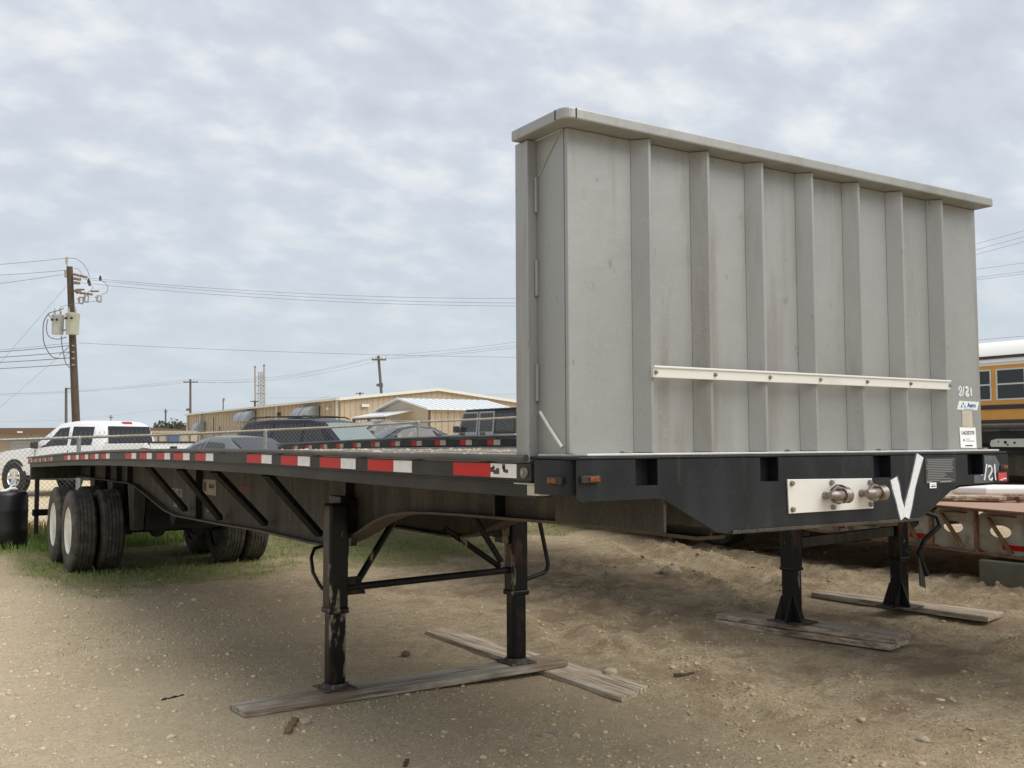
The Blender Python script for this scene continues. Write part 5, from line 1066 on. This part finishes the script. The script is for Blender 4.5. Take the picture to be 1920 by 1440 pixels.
MB().hexa([(-1.9,2.2,aze-.38),(-.0,2.2,aze-.02),(-.0,6.9,aze-.02),(-1.9,6.9,aze-.38),(-1.9,2.2,aze-.30),(-.0,2.2,aze+.06),(-.0,6.9,aze+.06),(-1.9,6.9,aze-.30)]).build('porch_roof', M['roof'], AN)
for (x, y) in ((-1.8,2.35),(-1.8,4.5),(-1.8,6.75)): MB().box(x-.07,x+.07,y-.07,y+.07,azg,aze-.36).build('porch_post', M['trim_br'], AN)
MB().box(-1.86,-1.74,2.25,6.85,aze-.50,aze-.385).build('porch_beam', M['trim_br'], AN); MB().box(-.03,.019,3.3,4.3,azg,2.95).build('door', M['door_dk'], AN)
MB().box(-.06,.019,-.02,.14,azg,aze-.05).build('corner_trim', M['trim_br'], AN); MB().box(-.03,.0185,.2,7.2,2.62,2.72).build('wall_band', M['trim_br'], AN)

LBH = thing('workshop', 'low workshop with a brown fascia and grey roller doors beyond the pickup hood', 'building', tuple(ray_pt(0, 804, 84)-Vector((0,0,2.75))), -yaw+R(6))
MB().box(-12,13,0,8,-1,2.3).build('wall', M['wall_tan'], LBH)
MB().box(-12.3,13.3,-1.3,8.3,2.3,2.75).build('fascia', M['brown_fascia'], LBH)
q = MB()
for k in range(52): q.box(-12.3+k*.49,-12.3+k*.49+.25,-1.3,8.3,2.751,2.80)
q.build('roof_ribs', M['brown_fascia'], LBH)
for x0 in (-7.5, .9, 5.6):
    d_ = MB()
    for k in range(9): d_.box(x0,x0+3.2,-.06,-.01,-.6+k*.26,-.6+k*.26+.24)
    d_.build('roller_door', M['shutter'], LBH)
MB().box(1.9,2.3,-1.42,-1.31,2.38,2.52).build('lamp', M['trim'], LBH); MB().box(-1.2,-.3,-.05,-.005,-.5,1.6).build('door', M['orange'], LBH)
SH = thing('storage_container', 'pale beige ribbed storage container behind the pickup tailgate', 'container', tuple(ray_pt(310, 812, 62)-Vector((0,0,2.1))), -yaw+R(8))
MB().box(-1.9,1.5,0,2.4,-.6,2.1).build('wall', M['shed'], SH); q = MB().box(-1.95,1.55,-.06,2.45,2.101,2.24); q.build('roof', M['shed'], SH)
for k in range(8): MB().box(-1.85+k*.47,-1.85+k*.47+.08,-.07,-.001,-.6,2.09).build('rib', M['brown_fascia' if k % 2 else 'shed'], SH)
# blue gate pier by the container
o = MB().box(-.25,.25,-.25,.25,-1.0,.55).build('oil_barrel', mk('blue_paint', (.05,.10,.22), .5), None, .05, False, tuple(ray_pt(324, 821, 46)-Vector((0,0,.35)))); tag(o, 'small blue bin showing above the pickup tailgate', 'bin')

# distant trees
leaf_m = mk('olive_foliage', (.075,.080,.045), .9, 0, [(.5,(.05,.056,.03),.4,.6), (1.5,(.11,.105,.06),.55,.75)])
def tree(x, y, h, w, label, name='tree', grp=None):
    z0 = g(x, y); t_ = thing(name, label, 'tree', (x,y,z0), 0, grp)
    MB().tube([(0,0,0),(.1,0,h*.3),(.05,.1,h*.6)], [h*.04,h*.03,h*.015], 8).build('trunk', M['pole'], t_, 0, 45)
    n_ = 1500; blobs = [(rng.normal(0,w*.28), rng.normal(0,w*.28), h*(.55+.3*rng.random()), w*(.18+.16*rng.random())) for _ in range(11)]; P = []; F_ = []
    for k in range(n_):
        b_ = blobs[k % 11]; d_ = rng.normal(size=3); d_ /= np.linalg.norm(d_); c_ = np.array(b_[:3])+d_*b_[3]*(.6+.5*rng.random()); a = rng.normal(size=3)*.16*h/5; e_ = rng.normal(size=3)*.16*h/5
        P += [tuple(c_-a),tuple(c_+e_),tuple(c_+a),tuple(c_-e_)]; F_.append((4*k,4*k+1,4*k+2,4*k+3))
    m_ = MB(); m_.v = P; m_.f = F_; m_.build('crown', leaf_m, t_, fix=False)
GT = 'trees far behind the container'
for (px, dep, h, w, lb_) in ((318,150,3.7,4.4,'olive green tree rising just behind the beige container'),(338,160,3.2,5,'low olive tree touching the far corner of the warehouse'),(299,170,2.6,5,'low dark tree left of the taller olive tree')):
    p = ray_pt(px, 820, dep); tree(p.x, p.y, h, w, lb_, 'tree', GT)

# ================================================================ utility poles and lines
P1 = ray_pt(143, 800, 45); P1T = ray_pt(130.5, 500, 45)
b0 = P1+(P1-P1T)*(3.0/7.4)
UP = thing('utility_pole', 'tall brown wooden utility pole carrying two grey transformers behind the white pickup', 'utility pole')
MB().tube([b0,P1,(P1+P1T)/2,P1T], [.19,.175,.155,.13], 16).build('pole', M['pole'], UP, 0, 50)
def q1(px, py, d=45): return ray_pt(px, py, d)
def tub(name, pts, r_, m, n=6, parent=UP): return MB().tube(pts, r_, n).build(name, m, parent, 0, 50)
def transformer(px0, px1, py0, py1, dep, m):
    c0 = q1((px0+px1)/2, py1, dep); c1 = q1((px0+px1)/2, py0, dep); r_ = (px1-px0)/2*dep/1880; h = (c1-c0).length
    tb = MB().lathe([(0,0),(0,r_*.90),(h*.1,r_*.93),(h*.93,r_),(h*.95,r_*1.05),(h,r_*1.05),(h+.03,r_*.8),(h+.05,0)], c0, (0,0,1), 24).build('transformer', m, UP, 0, 40)
    for k in (-.5, .5):
        p = c1+rt*k*r_; MB().lathe([(0,0),(0,.05),(.06,.03),(.07,.055),(.13,.03),(.14,.05),(.20,.025),(.30,.02),(.30,0)], p, (0,0,1), 10).build('bushing', M['insul'], tb, 0, 40)
    for k in (-.4,.4): MB().lathe([(0,0),(0,.05),(.08,.06),(.09,0)], c1+rt*k*r_-fw*r_*.95-Vector((0,0,.22)), tuple(-fw), 8).build('bushing', M['plastic'], tb, 0, 40)
transformer(97, 119, 591, 627, 45.0, M['transf']); transformer(123, 148, 588, 627, 44.6, M['transf2'])
tub('bracket', [q1(118,597),q1(124,597)], .05, M['insul']); tub('bracket', [q1(119,619),q1(124,619)], .05, M['insul'])
MB().lathe([(0,0),(0,.07),(.10,.04),(.11,.075),(.20,.045),(.21,.07),(.30,.04),(.32,0)], q1(125,494), (-.0,0,1), 10).build('insulator', M['insul'], UP, 0, 40); tub('insulator_pin', [q1(125,495),q1(127,502),q1(129,508)], .03, M['insul'])
MB().lathe([(0,0),(0,.09),(.32,.10),(.33,0)], q1(124.5,520), (0,0,1), 12).build('insulator', M['insul'], UP, 0, 40)
for a, b_ in (((138,514),(162,520)),((138,522),(150,524)),((138,530),(148,531)),((142,548),(172,552)),((140,545),(150,547))):
    n_ = 9; A_, B_ = q1(*a), q1(*b_, 44.6); MB().tube([A_.lerp(B_,k/n_) for k in range(n_+1)], [.035+(.035 if k % 2 else 0) for k in range(n_+1)], 8).build('insulator', M['insul_br'], UP, 0, 50)
for (px, py) in ((150,543),(177,546)): tub('bracket', [q1(px-7,py),q1(px+8,py)], .045, M['insul_br'])
for (px, py) in ((152,562),(162,559),(186,559)):
    tub('cutout', [q1(px-3,py-5),q1(px+4,py-4)], .03, M['insul']); tub('cutout', [q1(px-4,py+6),q1(px+3,py+8)], .03, M['insul']); tub('cutout', [q1(px-3,py-5),q1(px-4,py+6)], .05, M['insul']); tub('cutout', [q1(px+4,py-4),q1(px+3,py+8)], .03, M['insul'])
    tub('bracket', [q1(px-8,py-2),q1(px-4,py+0)], .022, M['cable'])
def curve(pts, n=10):
    P_ = [Vector(p) for p in pts]; o = []
    for i in range(len(P_)-1):
        a, b_, c_, d_ = P_[max(i-1,0)], P_[i], P_[i+1], P_[min(i+2,len(P_)-1)]
        for k in range(n):
            t_ = k/n; o.append(.5*((2*b_)+(c_-a)*t_+(2*a-5*b_+4*c_-d_)*t_*t_+(3*b_-a-3*c_+d_)*t_**3))
    return o+[P_[-1]]
for pts, r_ in (([(125,484),(142,485),(155,494),(164,507),(168,521)],.014),([(139,503),(148,506),(156,519)],.012),([(120,578),(106,583),(91,588),(96,596)],.022),([(91,588),(82,605),(82,640),(94,665),(108,672),(130,671)],.024),([(90,598),(87,615),(92,631),(108,636),(124,632)],.022),([(115,629),(116,645),(119,662),(123,680),(131,690)],.022),([(147,588),(147,605),(143,626)],.018),([(190,525),(201,535),(200,548),(190,552)],.012),([(168,530),(174,540),(162,550)],.01),([(192,564),(160,567),(115,575),(114,588)],.010),([(131,648),(118,660),(111,665)],.014),([(130,660),(121,669),(119,671)],.014)):
    tub('jumper_cable', curve([q1(*p,44.7) for p in pts], 7), r_, M['cable'], 5)
for (x, y) in ((188,523),(166,528),(168,533)): MB().lathe([(0,0),(0,.05),(.10,.06),(.22,.03),(.22,0)], q1(x,y+3), (0,0,1), 8).build('line_clamp', M['plastic'], UP, 0, 40)
for py in (648,660,672,684): tub('bolt', [q1(135.5,py,44.8),q1(138.5,py,44.75)], .035, M['insul'])

def far_pole(px, py0, py1, dep, label, arms=(), r_=.13, group='distant utility poles', lamp=None, x1=None):
    top, bot = ray_pt(px, py0, dep), ray_pt(px if x1 is None else x1, py1, dep); bot = top+(bot-top)*1.0; gzb = g(bot.x, bot.y); k = (top.z-gzb)/(top.z-bot.z); bot = top+(bot-top)*k
    u_ = thing('utility_pole', label, 'utility pole', group=group); MB().tube([bot, top], [r_*1.25, r_], 10).build('pole', M['pole_far'], u_, 0, 45)
    for (x0, x1_, py) in arms:
        MB().bar(ray_pt(x0,py,dep-.2), ray_pt(x1_,py,dep-.2), .14, .14).build('crossarm', M['pole_far'], u_)
        for f in (.04,.3,.7,.96): MB().lathe([(0,0),(0,.05),(.2,.04),(.2,0)], ray_pt(x0,py,dep-.2).lerp(ray_pt(x1_,py,dep-.2),f)+Vector((0,0,.07)), (0,0,1), 6).build('insulator', M['insul'], u_)
    if lamp: p = ray_pt(*lamp, dep); MB().tube([p, p+rt*.6], [.12,.22], 8).build('lamp', M['pole_far'], u_)
far_pole(357, 711, 775, 131, 'grey pole with one crossarm standing over the left end of the warehouse', [(344,371,716.5)], lamp=(349,768))
far_pole(709.5, 667, 735, 97, 'leaning pole with a crossarm and a floodlight above the warehouse corner', [(697,724,674.5)], lamp=(706,722), x1=715)
far_pole(124, 727, 800, 150, 'plain dark pole immediately left of the big transformer pole', [(124,134,729)], .18)
far_pole(310.5, 767, 805, 210, 'thin far pole between the pickup and the warehouse', [(307,314,772)], .16)
far_pole(208, 778, 800, 230, 'short far pole above the pickup roof', [(204,212,783)], .10)
far_pole(418.5, 749, 775, 130, 'slim lamp post rising over the warehouse roof', [(418,421,750)], .07)
far_pole(478, 751, 770, 160, 'dark pole with a crossarm in front of the lattice tower', [(470,485,753)], .16)
far_pole(675, 735, 750, 190, 'stubby pole top with a crossarm peeking over the warehouse eave', [(667,682,738)], .14)
LT = thing('lattice_tower', 'grey steel lattice tower with two slim masts far beyond the warehouse', 'tower')
td = 250
for x, y0 in ((478.2,690),(495.2,687)): MB().tube([ray_pt(x+1,800,td),ray_pt(x,y0,td)], .22, 8).build('mast', M['galv'], LT, 0, 45); MB().lathe([(-.3,0),(0,.35),(.3,0)], ray_pt(x,y0-2,td), (0,0,1), 8).build('mast_lamp', M['pole_far'], LT)
ys = list(range(697, 800, 7)); q = MB()
for (xa, xb) in ((484.3,484),(494,496.5)):
    pass
for xo, xo2 in ((484.3,483),(488,488),(491,491.5),(494.0,496)): MB().tube([ray_pt(xo,697,td+(1 if xo in (488,491) else 0)),ray_pt(xo2,800,td+(1 if xo in (488,491) else 0))], .10, 5).build('tower_leg', M['galv'], LT)
for a, b_ in zip(ys[:-1], ys[1:]):
    MB().tube([ray_pt(484.3,a,td),ray_pt(494,b_,td)], .07, 4).build('lattice_bar', M['galv'], LT); MB().tube([ray_pt(494,a,td),ray_pt(484.3,b_,td)], .07, 4).build('lattice_bar', M['galv'], LT)
for py in (707, 722.5, 737.5): MB().tube([ray_pt(480,py,td),ray_pt(499,py,td)], .10, 4).build('platform_bar', M['galv'], LT)

def line(a, b_, sag, r_, label, n=28, grp='overhead wires'):
    a, b_ = Vector(a), Vector(b_); pts = [a.lerp(b_, k/n)-Vector((0,0,sag*4*(k/n)*(1-k/n))) for k in range(n+1)]
    o = MB().tube(pts, r_, 5).build('power_line', M['cable'], None, 0, 60); return tag(o, label, 'wire', grp)
G1 = 'three conductors strung right from the transformer pole'
for i, (p, e_, lab) in enumerate((((168,521.5),(2350,418),'upper of the three wires running right from the transformer pole'),((156,523.5),(2350,438),'middle of the three wires running right from the transformer pole'),((150,530),(2350,442),'lower of the three wires running right from the transformer pole'))):
    line(q1(*p,44.6), ray_pt(e_[0],e_[1],50), 2.1, .008, lab, 40, G1)
line(q1(147,643), ray_pt(2300,610,70), 1.35, .008, 'single wire leaving the transformer pole to the right below its transformers', 40)
G2 = 'service wires leaving the transformer pole at the left edge'
for (p, e_, r_, lab) in (((125,484),(-300,505),.010,'topmost thin wire from the pole top to the left edge'),((120,507),(-300,519),.010,'second thin wire from the pole top to the left edge'),((118,514.5),(-300,556),.010,'third thin wire sloping down from the pole to the left edge'),((130,643),(-300,668),.008,'faint thin wire just above the four thick service cables'),((129,648),(-300,668),.017,'uppermost of the four thick service cables at the left edge'),((130,660),(-300,674),.017,'second of the four thick service cables at the left edge'),((130,671),(-300,680),.017,'third of the four thick service cables at the left edge'),((131,683),(-300,691),.017,'lowest of the four thick service cables at the left edge')):
    line(q1(*p), ray_pt(e_[0],e_[1],52), .18, r_, lab, 12, G2)
line(q1(124,537), ray_pt(-160,865,44), 0.02, .006, 'upper guy wire slanting down from the transformer pole', 6, 'guy wires of the transformer pole'); line(q1(131,651), ray_pt(-160,900,44), 0.02, .005, 'lower guy wire slanting down from the transformer pole', 6, 'guy wires of the transformer pole')
G3 = 'distribution wires along the far poles'
for i, (a, m_, b_, lab) in enumerate((((345,715.5),(698,673),(2400,300),'front wire carried along the far crossarm poles'),((357,711.5),(709.5,667.5),(2400,285),'middle wire carried along the far crossarm poles'),((370,715.5),(722,673.5),(2400,310),'rear wire carried along the far crossarm poles'))):
    A_, B_, D_ = ray_pt(*a,131), ray_pt(*m_,97), ray_pt(*b_,60); n_ = 20; pts = [A_.lerp(B_,k/n_)-Vector((0,0,.9*4*k/n_*(1-k/n_))) for k in range(n_)]+[B_.lerp(D_,k/n_)-Vector((0,0,2.2*4*k/n_*(1-k/n_))) for k in range(n_+1)]
    E_ = ray_pt(-300,735-3*i,150); pts = [E_.lerp(A_,k/n_)-Vector((0,0,1.2*4*k/n_*(1-k/n_))) for k in range(n_)]+pts
    tag(MB().tube(pts, .011, 5).build('power_line', M['cable'], None, 0, 60), lab, 'wire', G3)
for (a, b_, d0, d1, lab) in (((310,766),(-200,785),210,180,'faint wire low over the pickup roof'),((310,768),(620,742),210,190,'faint wire from the thin far pole towards the warehouse roof'),((500,758),(2200,690),190,140,'faint wire skimming the warehouse roof'),((500,746),(2200,672),200,150,'faint wire a little above the warehouse roof line')): line(ray_pt(*a,d0), ray_pt(*b_,d1), 1.5, .014, lab, 24, 'faint far wires')
line(ray_pt(1700,648,30), ray_pt(2200,600,26), .05, .005, 'thin wire grazing the white bus roof', 6)

# ================================================================ ground cover: stones, clods, grass
def scatter(n, x0, x1, y0, y1, dens):
    x = rng.uniform(x0, x1, n); y = rng.uniform(y0, y1, n); k = rng.random(n) < dens(x, y); return x[k], y[k]
_t = bmesh.new(); bmesh.ops.create_icosphere(_t, subdivisions=1, radius=1); ICO = np.array([v.co[:] for v in _t.verts]); ICF = np.array([[v.index for v in f.verts] for f in _t.faces]); _t.free()
OCT = np.array([(1,0,0),(0,1,0),(-1,0,0),(0,-1,0),(0,0,1),(0,0,-1)], float); OCF = np.array([(0,1,4),(1,2,4),(2,3,4),(3,0,4),(1,0,5),(2,1,5),(3,2,5),(0,3,5)])
def stones(name, label, x, y, s, m, flat=.6, sink=.25, cat='gravel', low=False):
    n = len(x); z = gz(x, y); IC, IF = (OCT, OCF) if low else (ICO, ICF); nv = len(IC); base = IC[None]*(1+(.9 if low else .55)*(rng.random((n,nv,1))-.5)); sc = np.stack([s*rng.uniform(.8,1.5,n), s*rng.uniform(.7,1.1,n), s*flat*rng.uniform(.6,1.2,n)], 1)
    p = base*sc[:,None,:]; a = rng.uniform(0, 6.3, n); ca, sa = np.cos(a)[:,None], np.sin(a)[:,None]
    q = np.stack([p[...,0]*ca-p[...,1]*sa, p[...,0]*sa+p[...,1]*ca, p[...,2]], -1); q += np.stack([x, y, z+s*flat*(.5-sink)], 1)[:,None,:]
    me_ = bpy.data.meshes.new(name); V_ = q.reshape(-1,3); F_ = (IF[None]+nv*np.arange(n)[:,None,None]).reshape(-1,3)
    me_.vertices.add(len(V_)); me_.vertices.foreach_set('co', V_.ravel()); me_.loops.add(F_.size); me_.loops.foreach_set('vertex_index', F_.ravel()); me_.polygons.add(len(F_)); me_.polygons.foreach_set('loop_start', np.arange(0,F_.size,3)); me_.polygons.foreach_set('loop_total', np.full(len(F_),3)); me_.update()
    me_.materials.append(m); o = bpy.data.objects.new(name, me_); C.objects.link(o); return tag(o, label, cat, kind='stuff')
grav_m = mk('limestone_gravel', (.64,.52,.35), .95, 0, [(19,(.52,.41,.27),.40,.62), (31,(.80,.70,.53),.57,.74), (11,(.30,.225,.145),.62,.72)])
clod_m = mk('dirt_clods', (.50,.39,.255), .98, 0, [(13,(.36,.27,.17),.40,.65), (23,(.66,.55,.39),.58,.74)], (60,.5,.006))
def d_g(x, y): return np.clip(caliche(x, y)*(.25+1.2*(fbm(x, y, 1.3, 4, 55)-.3))+.006+.28*sstep(.66,.76,fbm(x, y, 1.9, 3, 57)), 0, 1)*(1-.7*grass_mask(x, y))
x, y = scatter(30000, -4.2, 5.5, -2.4, 9.5, d_g); stones('gravel', 'loose pale limestone gravel spread over the yard', x, y, np.exp(rng.normal(-4.75, .42, len(x))).clip(.004,.028), grav_m)
x, y = scatter(230000, -4.2, 5.0, -2.2, 8.5, d_g); stones('fine_gravel', 'fine limestone grit between the larger stones of the yard', x, y, np.exp(rng.normal(-5.35, .35, len(x))).clip(.002,.009), grav_m, low=True)
x, y = scatter(9000, -4.2, 11, 5, 15, d_g); stones('gravel', 'pale stones on the far ground below the trailers', x, y, np.exp(rng.normal(-4.3, .4, len(x))).clip(.006,.05), grav_m)
def d_c(x, y): return rough_mask(x, y)*np.clip(3.2*(fbm(x, y, 1.6, 4, 61)-.52), 0.0, .6)
x, y = scatter(12000, 1.2, 10, -.8, 9.5, d_c); stones('dirt_clods', 'crumbled brown clods of churned soil around the right hand legs', x, y, np.exp(rng.normal(-4.85, .55, len(x))).clip(.003,.026), clod_m, .75, .3)
# clods banked along the ruts
xs_, ys_ = [], []
for pts, w, dep in RUTS:
    for (ax,ay),(bx,by) in zip(pts[:-1], pts[1:]):
        n_ = int(60*math.hypot(bx-ax,by-ay)); t_ = rng.random(n_); nx_, ny_ = -(by-ay), bx-ax; L_ = math.hypot(nx_,ny_); off = rng.normal(0,.35,n_)*w+rng.choice([-1,1],n_)*w*1.8
        xs_.append(ax+(bx-ax)*t_+nx_/L_*off); ys_.append(ay+(by-ay)*t_+ny_/L_*off)
x, y = np.concatenate(xs_), np.concatenate(ys_); stones('dirt_clods', 'lines of clods banked beside the tyre ruts', x, y, np.exp(rng.normal(-4.8,.5,len(x))).clip(.004,.035), clod_m, .7, .3)

def blades(name, label, x, y, h, m, wd, lean=.5):
    n = len(x); z = gz(x, y)-.01; a = rng.uniform(0, 6.28, n); dx, dy = np.cos(a), np.sin(a); b_ = rng.uniform(0, 6.28, n); l_ = rng.random(n)*lean
    bx, by = np.cos(b_)*h*l_, np.sin(b_)*h*l_; w = wd*rng.uniform(.6,1.3,n)
    V_ = np.empty((n,5,3))
    V_[:,0] = np.stack([x-dx*w,y-dy*w,z],1); V_[:,1] = np.stack([x+dx*w,y+dy*w,z],1); V_[:,2] = np.stack([x+bx*.4+dx*w*.7,y+by*.4+dy*w*.7,z+h*.6],1); V_[:,3] = np.stack([x+bx*.4-dx*w*.7,y+by*.4-dy*w*.7,z+h*.6],1); V_[:,4] = np.stack([x+bx*1.1,y+by*1.1,z+h*(1-.35*l_)],1)
    o_ = 5*np.arange(n)[:,None]; q = (o_+np.array([[0,1,2,3]])); t_ = (o_+np.array([[3,2,4]]))
    loops = np.concatenate([q,t_],1).ravel(); ls = (7*np.arange(n)[:,None]+np.array([[0,4]])).ravel(); lt = np.tile([4,3], n)
    me_ = bpy.data.meshes.new(name); me_.vertices.add(5*n); me_.vertices.foreach_set('co', V_.ravel()); me_.loops.add(len(loops)); me_.loops.foreach_set('vertex_index', loops); me_.polygons.add(len(ls)); me_.polygons.foreach_set('loop_start', ls); me_.polygons.foreach_set('loop_total', lt); me_.update(); me_.materials.append(m)
    o = bpy.data.objects.new(name, me_); C.objects.link(o); return tag(o, label, 'grass', kind='stuff')
gr_m = mk('green_grass', (.185,.31,.055), .8, 0, [(1.4,(.27,.34,.10),.4,.6), (9,(.125,.215,.042),.45,.65)]); dry_m = mk('dry_grass', (.44,.345,.18), .85, 0, [(6,(.30,.23,.12),.4,.65)])
def dn(x, y): return grass_mask(x, y)*np.clip(.25+2.2*(fbm(x, y, 1.8, 4, 71)-.35), .05, 1)
x, y = scatter(115000, -1.4, 11.5, 7.2, 15.9, dn); blades('grass', 'short green weeds and grass under the trailers and along the fence', x, y, rng.gamma(2.6, .0135, len(x)).clip(.010,.12), gr_m, .005)
x, y = scatter(60000, -1.6, 12, 7.0, 15.9, lambda x, y: grass_mask(x, y)*np.clip(1.5*(fbm(x, y, 2.6, 3, 75)-.35), 0, 1)); blades('dry_grass', 'dry straw coloured grass mixed among the green weeds', x, y, rng.gamma(2.5, .014, len(x)).clip(.01,.10), dry_m, .004, .9)
def d_t(x, y): return sstep(.66,.74,fbm(x, y, 2.2, 3, 81))*caliche(x, y)*sstep(3.2, 6.5, y)
x, y = scatter(30000, -2.8, 1.6, 3.5, 9.5, d_t); blades('grass_tufts', 'sparse tufts of low weeds dotted over the pale gravel', x, y, rng.gamma(2.2, .010, len(x)).clip(.006,.05), dry_m, .0035, 1.0)
x, y = scatter(30000, -3, 9, 15.2, 15.75, lambda x, y: np.full(np.shape(x), .5)); blades('dry_grass', 'band of tall yellow grass along the foot of the chain-link fence', x, y, rng.gamma(5, .04, len(x)).clip(.05,.32), mk('yellow_grass', (.36,.26,.09), .85, 0, [(3,(.24,.19,.07),.4,.65)]), .006, .6)
x, y = scatter(16000, -1.0, 3.5, 13.2, 15.4, lambda x, y: grass_mask(x, y)*.8); blades('grass', 'taller green grass behind the rear wheels', x, y, rng.gamma(4, .023, len(x)).clip(.03,.2), gr_m, .006, .5)
